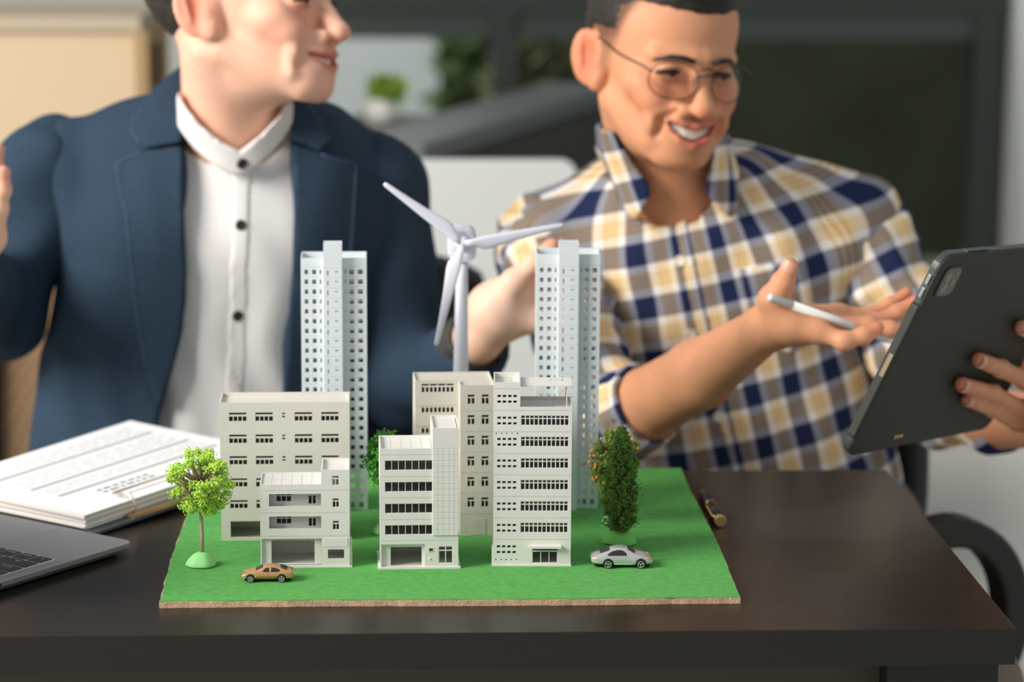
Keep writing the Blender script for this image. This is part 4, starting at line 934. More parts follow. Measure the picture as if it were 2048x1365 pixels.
def sdf_mesh(prims, h, disp=None, margin=0.0, lo=None, hi=None):
    """naive surface nets over sparse blocks; returns vertices and quads"""
    adds = [p for p in prims if p.op == 'add']
    if lo is None:
        lo = np.min([p.c - p.r for p in adds], 0) - 3*h; hi = np.max([p.c + p.r for p in adds], 0) + 3*h
    n = 8; S = n*h; nb = np.ceil((hi - lo)/S).astype(int)
    B = np.stack(np.meshgrid(*[np.arange(k) for k in nb], indexing='ij'), -1).reshape(-1, 3)
    cen = lo + (B + 0.5)*S; rad = S*0.8661 + h
    dc = [p.fn(cen) for p in prims]
    tot = np.full(len(cen), 10.0)
    for p, q in zip(prims, dc): tot = combine(tot, q, p)
    act = np.abs(tot) < rad*1.35 + margin + 0.004
    B, cen, tot = B[act], cen[act], tot[act]; dc = [q[act] for q in dc]; N = len(B)
    o = np.arange(-1, n + 1); loc = np.stack(np.meshgrid(o, o, o, indexing='ij'), -1).reshape(-1, 3)
    m = n + 2
    D = np.full((N, m**3), 10.0)
    for p, q in zip(prims, dc):
        if p.op == 'add': sel = q < np.maximum(tot, 0) + 2.2*rad + p.k + 0.004
        elif p.op == 'sub': sel = q < 2.2*rad + p.k
        else: sel = np.ones(N, bool)
        if not sel.any(): continue
        P = (lo + (B[sel][:, None, :]*n + loc[None])*h).reshape(-1, 3)
        D[sel] = combine(D[sel].ravel(), p.fn(P), p).reshape(-1, m**3)
    if disp is not None:
        P = (lo + (B[:, None, :]*n + loc[None])*h).reshape(-1, 3); D = D + disp(P).reshape(-1, m**3)
    D = D.reshape(N, m, m, m)
    corner = [(i, j, k) for i in (0, 1) for j in (0, 1) for k in (0, 1)]
    c = [D[:, i:m-1+i, j:m-1+j, k:m-1+k] for i, j, k in corner]     # cells -1..n-1
    neg = sum((x < 0).astype(np.int8) for x in c); mix = (neg > 0) & (neg < 8)
    ib, ix, iy, iz = np.nonzero(mix)
    cv = np.stack([x[ib, ix, iy, iz] for x in c], 1)
    acc = np.zeros((len(ib), 3)); cnt = np.zeros(len(ib))
    for a in range(8):
        for ax in range(3):
            if corner[a][ax]: continue
            b2 = a + (4, 2, 1)[ax]; va, vb = cv[:, a], cv[:, b2]; x = (va < 0) != (vb < 0)
            t = np.where(x, va/np.where(x, va - vb, 1), 0)
            pt = np.tile(np.array(corner[a], float), (len(ib), 1)); pt[:, ax] += t
            acc += pt*x[:, None]; cnt += x
    dims = nb*n + 4
    gc = B[ib]*n + np.stack([ix, iy, iz], 1) - 1
    key = ((gc[:, 0] + 2)*dims[1] + gc[:, 1] + 2)*dims[2] + gc[:, 2] + 2
    pos = lo + (gc + acc/cnt[:, None])*h
    uk, first = np.unique(key, return_index=True); V = pos[first]
    F = []
    st = (dims[1]*dims[2], dims[2], 1)
    for ax in range(3):
        o1, o2 = (ax + 1) % 3, (ax + 2) % 3
        A = D[:, 1:m-1, 1:m-1, 1:m-1]                                # points 0..n-1
        sl = [slice(1, m-1)]*3; sl[ax] = slice(2, m); Bv = D[(slice(None),) + tuple(sl)]
        x = (A < 0) != (Bv < 0); jb, jx, jy, jz = np.nonzero(x)
        if len(jb) == 0: continue
        g = B[jb]*n + np.stack([jx, jy, jz], 1); kk = ((g[:, 0] + 2)*dims[1] + g[:, 1] + 2)*dims[2] + g[:, 2] + 2
        q = np.stack([kk, kk - st[o1], kk - st[o1] - st[o2], kk - st[o2]], 1)
        flip = A[jb, jx, jy, jz] >= 0; q[flip] = q[flip][:, ::-1]
        F.append(q)
    F = np.concatenate(F); ii = np.searchsorted(uk, F); ii = np.clip(ii, 0, len(uk) - 1); good = (uk[ii] == F).all(1)
    return V, ii[good][:, ::-1]
def sdf_object(name, prims, h, m, parent, disp=None, smooth=2, color=None, uv=None, margin=0.0, lo=None, hi=None, keep=None):
    V, Fq = sdf_mesh(prims, h, disp, margin, lo, hi)
    if keep:                                                          # one continuous body: drop stray islands
        lab = np.arange(len(V)); e = np.concatenate([Fq[:, [0, 1]], Fq[:, [1, 2]], Fq[:, [2, 3]], Fq[:, [3, 0]]])
        while True:
            old = lab.copy(); m_ = np.minimum(lab[e[:, 0]], lab[e[:, 1]]); np.minimum.at(lab, e[:, 0], m_); np.minimum.at(lab, e[:, 1], m_); lab = lab[lab]; lab = lab[lab]
            if (old == lab).all(): break
        big = np.bincount(lab).argmax(); ok = lab == big; idx = np.cumsum(ok) - 1; Fq = idx[Fq[ok[Fq].all(1)]]; V = V[ok]
    for _ in range(smooth):                                           # light relaxation
        e = np.concatenate([Fq[:, [0, 1]], Fq[:, [1, 2]], Fq[:, [2, 3]], Fq[:, [3, 0]]]); acc = np.zeros_like(V); ct = np.zeros(len(V))
        np.add.at(acc, e[:, 0], V[e[:, 1]]); np.add.at(ct, e[:, 0], 1); np.add.at(acc, e[:, 1], V[e[:, 0]]); np.add.at(ct, e[:, 1], 1)
        V = 0.5*V + 0.5*acc/np.maximum(ct, 1)[:, None]
    me = bpy.data.meshes.new(name)
    me.vertices.add(len(V)); me.vertices.foreach_set('co', V.astype(np.float32).ravel())
    me.loops.add(len(Fq)*4); me.loops.foreach_set('vertex_index', Fq.astype(np.int32).ravel())
    me.polygons.add(len(Fq)); me.polygons.foreach_set('loop_start', np.arange(0, len(Fq)*4, 4, dtype=np.int32))
    me.update(calc_edges=True); me.polygons.foreach_set('use_smooth', np.ones(len(Fq), bool))
    if color is not None:
        ca = me.color_attributes.new('tint', 'FLOAT_COLOR', 'POINT'); c4 = np.ones((len(V), 4), np.float32); c4[:, :3] = color(V); ca.data.foreach_set('color', c4.ravel())
    if uv is not None:
        ul = me.uv_layers.new(name='cloth'); q = uv(V).astype(np.float32); ul.data.foreach_set('uv', q[Fq.ravel()].ravel())
    me.materials.append(m); o = bpy.data.objects.new(name, me); COL.objects.link(o)
    if parent: o.parent = parent; o.matrix_parent_inverse = Matrix.Translation(-Vector(parent.location))
    return o
def world_build(mb, name, m, parent, **k):
    """a part given in world coordinates under a parent empty"""
    o = mb.build(name, m, parent, **k); o.matrix_parent_inverse = Matrix.Translation(-Vector(parent.location)); return o
def W(px, py, y): return A3(at(px, py, y))

class Head:
    """local frame: x to the person's left, y forward, z up; origin between the ears"""
    def __init__(s, c, yaw, pitch, roll, scale=1.0):
        y, p, r = map(math.radians, (yaw, pitch, roll))
        Rz = np.array([[math.cos(y), -math.sin(y), 0], [math.sin(y), math.cos(y), 0], [0, 0, 1]])
        Rx = np.array([[1, 0, 0], [0, math.cos(p), -math.sin(p)], [0, math.sin(p), math.cos(p)]])
        Ry = np.array([[math.cos(r), 0, math.sin(r)], [0, 1, 0], [-math.sin(r), 0, math.cos(r)]])
        s.R = Rz @ Rx @ Ry @ np.diag([1.0, -1.0, 1.0]); s.c = A3(c); s.s = scale
    def P(s, x, y, z): return s.c + s.R @ (np.array([x, y, z])*s.s)
    def loc(s, V): return ((V - s.c) @ s.R)/s.s
    def ell(s, c, r, rot=None, **k): return ell(s.P(*c), np.array(r)*s.s, s.R if rot is None else s.R @ rot, **k)
    def cap(s, a, b, ra, rb=None, **k): return cap(s.P(*a), s.P(*b), ra*s.s, (ra if rb is None else rb)*s.s, **k)
def rotm(ax, deg): return np.array(Matrix.Rotation(math.radians(deg), 3, ax))
def head_prims(H, smile=1.0, hh=.0075, w=.030, zu=-.0575, fold=1.0, jaw=1.0, lip=1.0, puff=1.0, ala=1.0):
    """smile lifts the corners, hh is half the mouth opening, w half its width, zu the upper lip's height"""
    e, c = H.ell, H.cap; L = []
    L += [e((0, -.014, .040), (.0755, .098, .084), k=0), e((0, .026, .000), (.0635*jaw, .062, .072), k=.02), e((0, .03, .050), (.064, .056, .050), k=.02)]
    L += [e((0, .034, -.052), (.051*jaw, .054, .046), k=.02), e((0, .079, -.0925), (.020, .016, .0145), k=.024)]
    for s in (-1, 1):
        L += [c((s*.0535*jaw, -.002, -.044), (s*.021, .070, -.090), .015, .014, k=.02)]
        L += [e((s*.048, .054, -.018), (.020, .024, .018), k=.014), e((s*.040, .072, -.034), (.0175, .017, .016), k=.014)]
        L += [c((s*.008, .0885, .0155), (s*.046, .073, .016), .0095, .008, k=.010)]
        L += [e((s*.032, .1035, -.001), (.017, .017, .0100), k=.008, op='sub')]
        L += [e((s*.032, .0765, -.001), (.0155, .0135, .0125), k=.004)]
    L += [c((0, .089, .006), (0, .1085, -.032), .0075, .0108, k=.009), e((0, .1125, -.0365), (.0132, .0108, .0105), k=.006)]
    for s in (-1, 1): L += [e((s*(.0172 - (1 - ala)*.006), .0990, -.0395), (.0095*ala, .0105*ala, .0082*ala), k=.005), e((s*.0085, .1075, -.0472), (.0045, .0055, .0032), k=.003, op='sub')]
    L += [e((0, .075, -.064), (.034, .026, .026), k=.014)]
    zc = zu + .0065*smile; zm = zu - .0045 - hh; zl = zm - hh - .0042
    for s in (-1, 1):      # smile folds from the nose wings round the mouth corners
        L += [c((s*.021, .0915, -.040), (s*(w + .011), .0765, -.057), .0072*puff, .0072*puff, k=.013), c((s*(w + .011), .0765, -.057), (s*(w + .008), .070, -.078), .0072*puff, .006*puff, k=.014)]
    for s in (-1, 1): L += [c((s*.0225, .0975, -.0400), (s*(w + .0065), .0850, -.0545), .0022*fold, .0026*fold, k=.010, op='sub'), c((s*(w + .0065), .0850, -.0545), (s*(w + .0068), .0790, -.0690), .0026*fold, .0012, k=.010, op='sub')]
    yl = lambda x: .1015 - 16*x*x
    for s in (-1, 1):
        L += [c((0, yl(0), zu + .0005), (s*w*.5, yl(w*.5), zu + .001 + .0012*smile), .0042*lip, .0040*lip, k=.003), c((s*w*.5, yl(w*.5), zu + .001 + .0012*smile), (s*w, yl(w), zc - .0035), .0038*lip, .0018, k=.003)]
        L += [c((0, yl(0) - .002, zl), (s*w*.5, yl(w*.5) - .002, zl + .25*(zc - zl)), .0052*lip, .0048*lip, k=.003), c((s*w*.5, yl(w*.5) - .002, zl + .25*(zc - zl)), (s*w, yl(w), zc - .0045), .0044*lip, .0018, k=.003)]
    def mouth(P):
        q = H.loc(P); u = np.clip(q[:, 0]/(w*.97), -1.2, 1.2); zz = q[:, 2] - (zm + (zc - .004 - zm)*u*u)
        d = np.abs(zz) - hh*np.sqrt(np.maximum(0, 1 - u*u)); d = np.maximum(d, (np.abs(u) - 1)*w)
        return np.maximum(d, (.0865 - 14*q[:, 0]**2) - q[:, 1])*H.s
    L += [func(mouth, H.P(0, .09, zm), .05*H.s, .0015, 'sub')]
    # ears
    for s in (-1, 1):
        er = rotm('Z', s*34) @ rotm('X', 10)
        L += [e((s*.0815, -.022, -.002), (.0055, .0205, .0325), rot=er, k=.007), e((s*.0745, -.006, -.026), (.008, .010, .012), k=.008), e((s*.0700, -.006, -.002), (.008, .010, .024), k=.010)]
        L += [e((s*.0880, -.020, .003), (.0064, .0125, .0215), rot=er, k=.003, op='sub'), e((s*.0775, -.006, -.008), (.004, .005, .007), k=.004), c((s*.088, -.028, .012), (s*.0865, -.022, -.016), .0028, .0022, k=.004)]
    return L
def finger(pts, r0, r1, k=0.004):
    out = []; n = len(pts) - 1
    for i in range(n): out.append(cap(pts[i], pts[i+1], r0 + (r1 - r0)*i/n, r0 + (r1 - r0)*(i+1)/n, k=k if i else 0.008))
    for i in range(1, n): out.append(ell(pts[i], (r0*1.07,)*3 if i == 1 else (r0*0.98,)*3, k=0.003))
    return out
def chain(pts, rads, k=0.015, flat=None): return [cap(pts[i], pts[i+1], rads[i], rads[i+1], k=k, flat=flat) for i in range(len(pts) - 1)]
def folds(seed, amp, wl, n=5, vert=0.35):
    r = np.random.default_rng(seed); K = []
    for i in range(n):
        d = r.normal(size=3)*np.array([1.0, 0.7, vert]); d /= np.linalg.norm(d); K.append((d*2*math.pi/(wl*r.uniform(.6, 1.6)), r.uniform(0, 6), r.uniform(.5, 1)))
    def f(P):
        w = 0.012*np.sin(P @ np.array([17., 9., 23.]))[:, None]*np.array([1., .5, .4]); o = np.zeros(len(P))
        for k, ph, a in K: o += a*np.sin((P + w) @ k + ph)
        return amp*o/n**0.5
    return f
def disc_on(bv, x, z, r, th, mb, y0=1.5):
    """button: a shallow dished disc laid on a surface met along +y"""
    h = bv.ray_cast(Vector((x, y0, z)), Vector((0, 1, 0)))
    if h[0] is None: return None
    nn = h[1] if h[1].y < 0 else -h[1]; q = nn.to_track_quat('Z', 'Y').to_matrix().to_4x4(); q.translation = h[0]
    return mb.lathe([(r, -0.001), (r, th*0.7), (r*0.86, th), (r*0.7, th*0.6)], 18).xf(q)
def bvh(o):
    me = o.data; return BVHTree.FromPolygons([v.co.copy() for v in me.vertices], [tuple(p.vertices) for p in me.polygons])
SKIN_M = {}
def skin_mat(name): return mat(name, (1, 1, 1, 1), 0.56, sub=0.12, vcol='tint', spec=0.35, noise=0.05, nscale=60)
def skin_color(H, base, lip, flush, tips=(), extra=None, mouth_=(.030, -.0575, .0075, 1.0)):
    base, lip, flush = [np.array(rgb(*c)[:3]) for c in (base, lip, flush)]
    def f(V):
        L = H.loc(V); C = np.tile(base, (len(V), 1))
        def g(c, s): return np.exp(-(((L - np.array(c))/np.array(s))**2).sum(1))
        fl = np.clip(0.55*g((-.045, .07, -.03), (.02, .03, .02)) + 0.55*g((.045, .07, -.03), (.02, .03, .02)) + 0.5*g((0, .115, -.042), (.014, .02, .012)) + 1.0*g((-.083, -.018, -.0), (.012, .022, .034)) + 1.0*g((.083, -.018, -.0), (.012, .022, .034)), 0, 1)
        for t in tips: fl = np.maximum(fl, 0.7*np.exp(-(((V - A3(t))/0.014)**2).sum(1)))
        C = C*(1 - fl[:, None]) + flush*fl[:, None]
        w, zu, hh, sm = mouth_; zm = zu - .0045 - hh; zc = zu + .0065*sm - .004; u2 = np.clip((L[:, 0]/w)**2, 0, 1)
        mid = zm + (zc - zm)*u2; half = (hh + .0075)*(1 - .72*u2)
        lp = np.exp(-((L[:, 2] - mid)/half)**6)*(np.abs(L[:, 0]) < w*1.02)*(L[:, 1] > .072)
        C = C*(1 - lp[:, None]*0.8) + lip*lp[:, None]*0.8
        ins = ((np.abs(L[:, 2] - mid) < hh*np.sqrt(1 - u2)*.9) & (np.abs(L[:, 0]) < w*.9) & (L[:, 1] > .06) & (L[:, 1] < .0925 - 14*L[:, 0]**2))[:, None]
        C = np.where(ins, np.array(rgb(70, 26, 24)[:3]), C)
        if extra is not None: C = extra(L, C, V)
        return C
    return f
def brow(H, s, m, par, name='eyebrow', dz=0.0):
    pts = [H.P(s*.012, .1005, .0135 + dz), H.P(s*.024, .0975, .0165 + dz), H.P(s*.036, .0905, .0165 + dz), H.P(s*.050, .077, .0100 + dz)]
    world_build(MB().tube([Vector(p) for p in pts], [(.0026, .0036), (.0030, .0042), (.0026, .0034), (.0010, .0012)], 10), name, m, par, smooth=True)
def eye(H, s, par, slit):
    """eyeball between the lids, lash line above"""
    c = H.P(s*.032, .0775, -.001)
    o = MB().add([tuple(Vector(A3(v)*0.0128*H.s + c)) for v in ICO[0]], ICO[1]); world_build(o, 'eye', mat('eye_white', rgb(150, 128, 116), 0.25), par, smooth=True, sub=2)
    i = H.P(s*.032 + .001, .0885, -.003); world_build(MB().add([tuple(Vector(A3(v)*0.0046*H.s + i)) for v in ICO[0]], ICO[1]), 'iris', mat('dark_iris', rgb(30, 22, 18), 0.2), par, smooth=True, sub=2)
    for nm, zz, r in (('upper_lid', .0008, .0027), ('lower_lid', -.0075, .0022)):
        pts = [H.P(s*(.032 + t*.0155), .0915 - .010*t*t - (0.004 if t*s > 0 else 0)*abs(t), zz*(1 - .75*t*t) - .0025*t*t) for t in (-1, -.6, -.2, .2, .6, 1)]
        world_build(MB().tube([Vector(p) for p in pts], [r*.6, r, r*1.1, r*1.1, r, r*.6], 8), nm, mat('lash_brown', rgb(42, 26, 20), 0.7) if nm == 'upper_lid' else mat('lid_skin', rgb(196, 132, 102), 0.5), par, smooth=True)
def teeth(H, par, w=.030, zu=-.0575, hh=.0075, smile=1.0):
    """the upper row, each tooth a rounded plate of its own"""
    zm = zu - .0045 - hh; zc = zu + .0065*smile - .004; M = mat('teeth_ivory', rgb(244, 236, 220), 0.25)
    ws = [.0040, .0033, .0037, .0035, .0034]; xs = [0]
    for q in ws: xs.append(xs[-1] + q*2 if False else xs[-1] + q*1.55)
    for s in (-1, 1):
        for i in range(5):
            x0, x1 = xs[i] + .00012, xs[i+1] - .00012; xm = (x0 + x1)/2; u2 = min(1, (xm/w)**2)
            top = zm + (zc - zm)*u2 + hh*math.sqrt(1 - u2) + .003; bot = zm + (zc - zm)*u2 - hh*math.sqrt(1 - u2)*(.55 if i else .65)
            mb = MB(); y = lambda x: .0945 - 15*x*x
            pr = [(x0, top), (x0, bot + .0012), (x0 + .0006, bot + .0002), (xm, bot), (x1 - .0006, bot + .0002), (x1, bot + .0012), (x1, top)]
            mb.v = [tuple(H.P(s*x, y(x) + (.0009 if 0 < k < 6 and abs(x - xm) < .0019 else 0), z)) for k, (x, z) in enumerate(pr)] + [tuple(H.P(s*x, y(x) - .004, z)) for x, z in pr]
            n = 7; mb.f = [tuple(range(n)), tuple(range(n, 2*n))[::-1]] + [(k, (k+1) % n, n + (k+1) % n, n + k) for k in range(n)]
            world_build(mb, 'tooth', M, par, smooth=False, fix=True)
# ================================================================ man in the plaid shirt
def plaid_mat():
    m = bpy.data.materials.new('plaid_flannel'); m.use_nodes = True; nt = m.node_tree; b = nt.nodes['Principled BSDF']; b.inputs['Roughness'].default_value = 0.9; b.inputs['Specular IOR Level'].default_value = 0.15
    uv = nt.nodes.new('ShaderNodeUVMap'); uv.uv_map = 'cloth'; sp = nt.nodes.new('ShaderNodeSeparateXYZ'); nt.links.new(uv.outputs[0], sp.inputs[0])
    navy, cream, tan, white, ochre = rgb(34, 44, 78), rgb(246, 236, 218), rgb(242, 218, 174), rgb(240, 237, 238), rgb(206, 146, 62)
    stops = [(0, navy), (.34, navy), (.36, white), (.425, white), (.435, cream), (.50, tan), (.535, tan), (.54, ochre), (.565, ochre), (.57, tan), (.625, tan), (.63, ochre), (.655, ochre), (.66, tan), (.72, tan), (.725, ochre), (.75, ochre), (.755, tan), (.80, cream), (.85, white), (.93, white), (.95, navy)]
    res = []
    for ax, per in ((0, 0.062), (1, 0.062)):
        mu = nt.nodes.new('ShaderNodeMath'); mu.operation = 'MULTIPLY'; mu.inputs[1].default_value = 1/per; nt.links.new(sp.outputs[ax], mu.inputs[0])
        fr = nt.nodes.new('ShaderNodeMath'); fr.operation = 'FRACT'; nt.links.new(mu.outputs[0], fr.inputs[0])
        cr_ = nt.nodes.new('ShaderNodeValToRGB'); el = cr_.color_ramp.elements
        while len(el) > 1: el.remove(el[-1])
        el[0].position, el[0].color = stops[0]
        for p_, c_ in stops[1:]: e_ = el.new(p_); e_.color = c_
        nt.links.new(fr.outputs[0], cr_.inputs[0]); res.append(cr_.outputs[0])
    def mixn(kind, f, x, y):
        q = nt.nodes.new('ShaderNodeMix'); q.data_type = 'RGBA'; q.blend_type = kind; q.inputs[0].default_value = f; nt.links.new(x, q.inputs[6]); nt.links.new(y, q.inputs[7]); return q.outputs[2]
    avg = mixn('MIX', 0.5, res[0], res[1]); g = nt.nodes.new('ShaderNodeGamma'); g.inputs[1].default_value = 0.5; nt.links.new(mixn('MULTIPLY', 1.0, res[0], res[1]), g.inputs[0])
    nt.links.new(mixn('MIX', 0.5, avg, g.outputs[0]), b.inputs['Base Color'])
    return m
M_PLAID = plaid_mat()
def axis_uv(a, b, ref, off=0.0, R=0.15):
    """cloth coordinates round an axis from a to b"""
    a, b = A3(a), A3(b); t = (b - a)/np.linalg.norm(b - a); r = A3(ref); r = r - t*r.dot(t); r /= np.linalg.norm(r); q = np.cross(t, r)
    def f(V):
        d = V - a; v = d @ t; x, y = d @ q, d @ r
        return np.stack([np.arctan2(x, y)*R + off, v], 1)
    return f

pl = empty('person', (0.33, 2.98, 0.0)); tag(pl, 'smiling person in glasses and a plaid shirt holding a tablet and a white stylus', 'person')
H2 = Head(W(1322, 124, 2.87), 21, 4, 5, 0.99)
nb2 = W(1352, 440, 2.95)                                # base of the neck
SHR, SHL = W(1092, 478, 2.97), W(1706, 440, 2.97)       # shoulder joints, image left and image right
ELR, ELL = W(1212, 838, 2.80), W(1865, 800, 2.90)
WRR = W(1536, 655, 2.575)
# stylus hand
ix = [W(1632, 662, 2.545), W(1688, 683, 2.530), W(1727, 672, 2.532), W(1754, 657, 2.536)]
mi = [W(1655, 648, 2.570), W(1738, 650, 2.568), W(1780, 658, 2.566), W(1816, 664, 2.566)]
ri = [W(1668, 638, 2.592), W(1752, 643, 2.590), W(1795, 624, 2.592), W(1832, 602, 2.594)]
pk = [W(1676, 628, 2.612), W(1742, 630, 2.612), W(1780, 608, 2.614), W(1814, 586, 2.616)]
th = [W(1562, 640, 2.560), W(1546, 600, 2.556), W(1566, 567, 2.552), W(1580, 534, 2.550)]
hand_r = [cap(WRR, W(1600, 652, 2.572), .0235, .022, k=.012, flat=((0.2, 0, 1), 0.9)),
          cap(W(1590, 656, 2.552), ix[0], .017, .0135, k=.012), cap(W(1598, 650, 2.572), mi[0], .0165, .0125, k=.012), cap(W(1600, 644, 2.590), ri[0], .016, .012, k=.012), cap(W(1600, 640, 2.604), pk[0], .015, .011, k=.012),
          cap(W(1568, 640, 2.558), th[1], .018, .0155, k=.014)]
hand_r += finger(ix, .0098, .0074) + finger(mi, .0092, .0068) + finger(ri, .0088, .0066) + finger(pk, .0080, .0060) + finger(th[1:], .0120, .0092)
# tablet hand: fingers laid on the back of the case
def on_tab(px, py, off):
    o, d = Vector(CAM_P), Vector(ray(px, py)); p0_ = TO - TN*off; t = (p0_ - o).dot(TN)/d.dot(TN); return A3(o + d*t)
f1 = [W(2105, 800, 2.600), on_tab(2052, 762, .013), on_tab(2002, 738, .0105), on_tab(1958, 721, .0092)]
f2 = [W(2105, 838, 2.592), on_tab(2040, 818, .0135), on_tab(1985, 787, .011), on_tab(1924, 770, .0090)]
f3 = [W(2100, 868, 2.586), on_tab(2035, 846, .0125), on_tab(1985, 820, .010), on_tab(1934, 800, .0082)]
f0 = [W(2115, 760, 2.606), on_tab(2112, 712, .013), on_tab(2080, 675, .0105), on_tab(2044, 656, .0092)]
WRL = W(2150, 845, 2.66)
hand_l = [cap(WRL, W(2112, 820, 2.612), .026, .024, k=.014)]
for f in (f0, f1, f2, f3): hand_l.append(cap(W(2118, 826, 2.62), f[0], .016, .0125, k=.012))
hand_l += finger(f0, .0102, .0080) + finger(f1, .0102, .0080) + finger(f2, .0102, .0080) + finger(f3, .0092, .0070)
hand_l += finger([W(2118, 800, 2.62), A3(TO + TV*0.285 + TU*0.075 + TN*0.020), A3(TO + TV*0.262 + TU*0.09 + TN*0.022)], .012, .0095)
EFR = W(1290, 812, 2.735)
core = [cap(nb2 + A3((0, .01, -.03)), W(1480, 960, 2.99), .07, .08, k=.02), cap(SHR, SHL, .04, k=.02)]
arms = chain([SHR, ELR, EFR], [.035, .036, .037], k=.01) + [cap(EFR, W(1400, 748, 2.665), .039, .036, k=.01), cap(W(1400, 748, 2.665), WRR, .036, .0235, k=.012, flat=((0, 1, 0), 0.95))]
ELF = W(1985, 838, 2.80)
arms += chain([SHL, ELL, ELF, WRL], [.035, .033, .034, .026], k=.01)
neck = [cap(H2.P(0, -.022, -.045), nb2, .054, .060, k=.022), H2.ell((0, .022, -.076), (.042, .05, .03), k=.02)]
prims = head_prims(H2, hh=.0060, zu=-.0570, fold=.72, puff=.9) + neck + core + arms + hand_r + hand_l
def stub2(L, C, V):
    s = np.exp(-(((L - np.array((0, .09, -.0495)))/np.array((.026, .03, .006)))**2).sum(1)) + .9*np.exp(-(((L - np.array((0, .092, -.0865)))/np.array((.014, .03, .006)))**2).sum(1))
    s = np.clip(s, 0, 1)[:, None]*0.30; C = C*(1 - s) + np.array(rgb(90, 62, 50)[:3])*s
    fade = np.clip((.020 + .5*L[:, 2] - L[:, 1])/.014, 0, 1)*np.clip((L[:, 2] + .012 + .6*np.abs(L[:, 1] - .018))/.05, 0, 1)*(np.abs(L[:, 0]) > .045)*(np.abs(L[:, 0]) < .0765)
    fade = fade[:, None]*0.8; return C*(1 - fade) + np.array(rgb(58, 42, 34)[:3])*fade
body2 = sdf_object('body', prims, 0.0026, skin_mat('tan_skin'), pl, smooth=1, keep=True, color=skin_color(H2, (220, 156, 118), (190, 84, 80), (220, 124, 92), tips=[ix[-1], mi[-1], ri[-1], pk[-1], th[-1], f1[-1], f2[-1], f3[-1]], extra=stub2, mouth_=(.030, -.0570, .0060, 1.0)))
# hair: short dark cap, faded at the sides
M_HAIR = mat('black_hair', rgb(34, 28, 24), 0.55, noise=0.3, nscale=200, bump=0.6, bscale=500)
def hairline(H, z0, slope, yo):
    n = H.R @ np.array([0, -slope, 1.0]); n /= np.linalg.norm(n); p = H.P(0, yo, z0)
    return lambda P: -((P - p) @ n)
def hair_edge(H, zf, yside, zlow):
    """negative where hair grows"""
    def f(P):
        q = H.loc(P); x, y, z = q[:, 0], q[:, 1], q[:, 2]
        front = (zf - z) - 6*x*x
        side = y - (yside + .5*z)
        low = np.where(y > -.03, zlow - z, zlow + 1.1*(y + .03) - z)
        return np.maximum(np.minimum(front, side), low)*H.s
    return f
sdf_object('hair', [H2.ell((0, -.0145, .044), (.0780, .1005, .0865), k=0), H2.ell((0, .030, .088), (.060, .062, .036), k=.02), H2.ell((0, .016, .118), (.046, .055, .028), k=.02),
                    func(hair_edge(H2, .055, .028, .034), H2.c, .2, .004, 'int')], 0.0028, M_HAIR, pl, smooth=1, disp=folds(4, .0010, .010, 6, 1))
for s in (-1, 1): brow(H2, s, M_HAIR, pl); eye(H2, s, pl, 1)
teeth(H2, pl, zu=-.0570, hh=.0060)
# nails
def nail(tip, prev, up, r, par):
    tip, prev, up = A3(tip), A3(prev), A3(up); d = tip - prev; d /= np.linalg.norm(d); up = up - d*up.dot(d); up /= np.linalg.norm(up); sd = np.cross(d, up); mb = MB(); n = 6
    for i in range(n + 1):
        a = (i/n - .5)*1.9
        for q in (-.45, -.1, .25, .60): mb.v.append(tuple(tip + d*r*q*1.15 + (up*math.cos(a) + sd*math.sin(a))*r*(1.03 if q < .5 else .93)))
    for i in range(n):
        for k in range(3): mb.f.append((i*4 + k, i*4 + k + 1, (i+1)*4 + k + 1, (i+1)*4 + k))
    world_build(mb, 'fingernail', mat('nail_pink', rgb(222, 166, 140), 0.35), par, smooth=True, fix=True)
for f in (f1, f2, f3, f0): nail(f[-1], f[-2], -TN - TV*0.2, .0080 if f is not f3 else .0070, pl)
nail(th[-1], th[-2], (-.35, -1, .2), .0092, pl)

# shirt torso
TA, TB = W(1392, 430, 2.97), W(1520, 1000, 2.99)
lean = TB - TA
shirt = [cap(W(1425, 640, 2.975), W(1515, 1000, 2.985), .168, .172, k=0, flat=((0, 1, 0), 0.64)), cap(W(1330, 470, 2.96), W(1500, 505, 2.96), .100, .100, k=.04, flat=((0, 1, 0), 0.85)),
         cap(SHR, W(1245, 408, 2.965), .050, .056, k=.03), cap(SHL, W(1480, 375, 2.965), .052, .054, k=.03), cap(SHR + A3((.03, 0, -.03)), SHL + A3((-.03, 0, -.03)), .06, k=.05, flat=((0, 1, 0), 1.0)), cap(nb2 + A3((0, .015, .01)), nb2 + A3((0, .01, -.06)), .063, .07, k=.025),
         cap(SHR, SHR + A3((0, 0, -.03)), .05, .05, k=.02), cap(SHL, SHL + A3((0, 0, -.03)), .052, .05, k=.02)]
Yc = 2.86
vneck = [at(1318, 330, Yc), at(1340, 395, Yc), at(1374, 440, Yc), at(1398, 395, Yc), at(1418, 330, Yc), at(1418, 250, Yc), at(1300, 250, Yc)]
pv = poly2(vneck)
cutneck = [func(lambda P: np.maximum(pv(P), P[:, 1] - 2.965), nb2, .2, .004, 'sub'), cap(H2.P(0, -.02, -.05), nb2 + A3((0, 0, -.005)), .0585, .0615, k=.004, op='sub')]
shirt_s = shirt + cutneck
uv2 = axis_uv(TA, TB, (0, -1, 0), off=0.021)
fo2 = folds(12, .0030, .075, 6, .6)
sh2 = sdf_object('shirt', shirt_s, 0.0045, M_PLAID, pl, disp=fo2, smooth=2, uv=uv2, margin=.01)
bv2 = bvh(sh2)
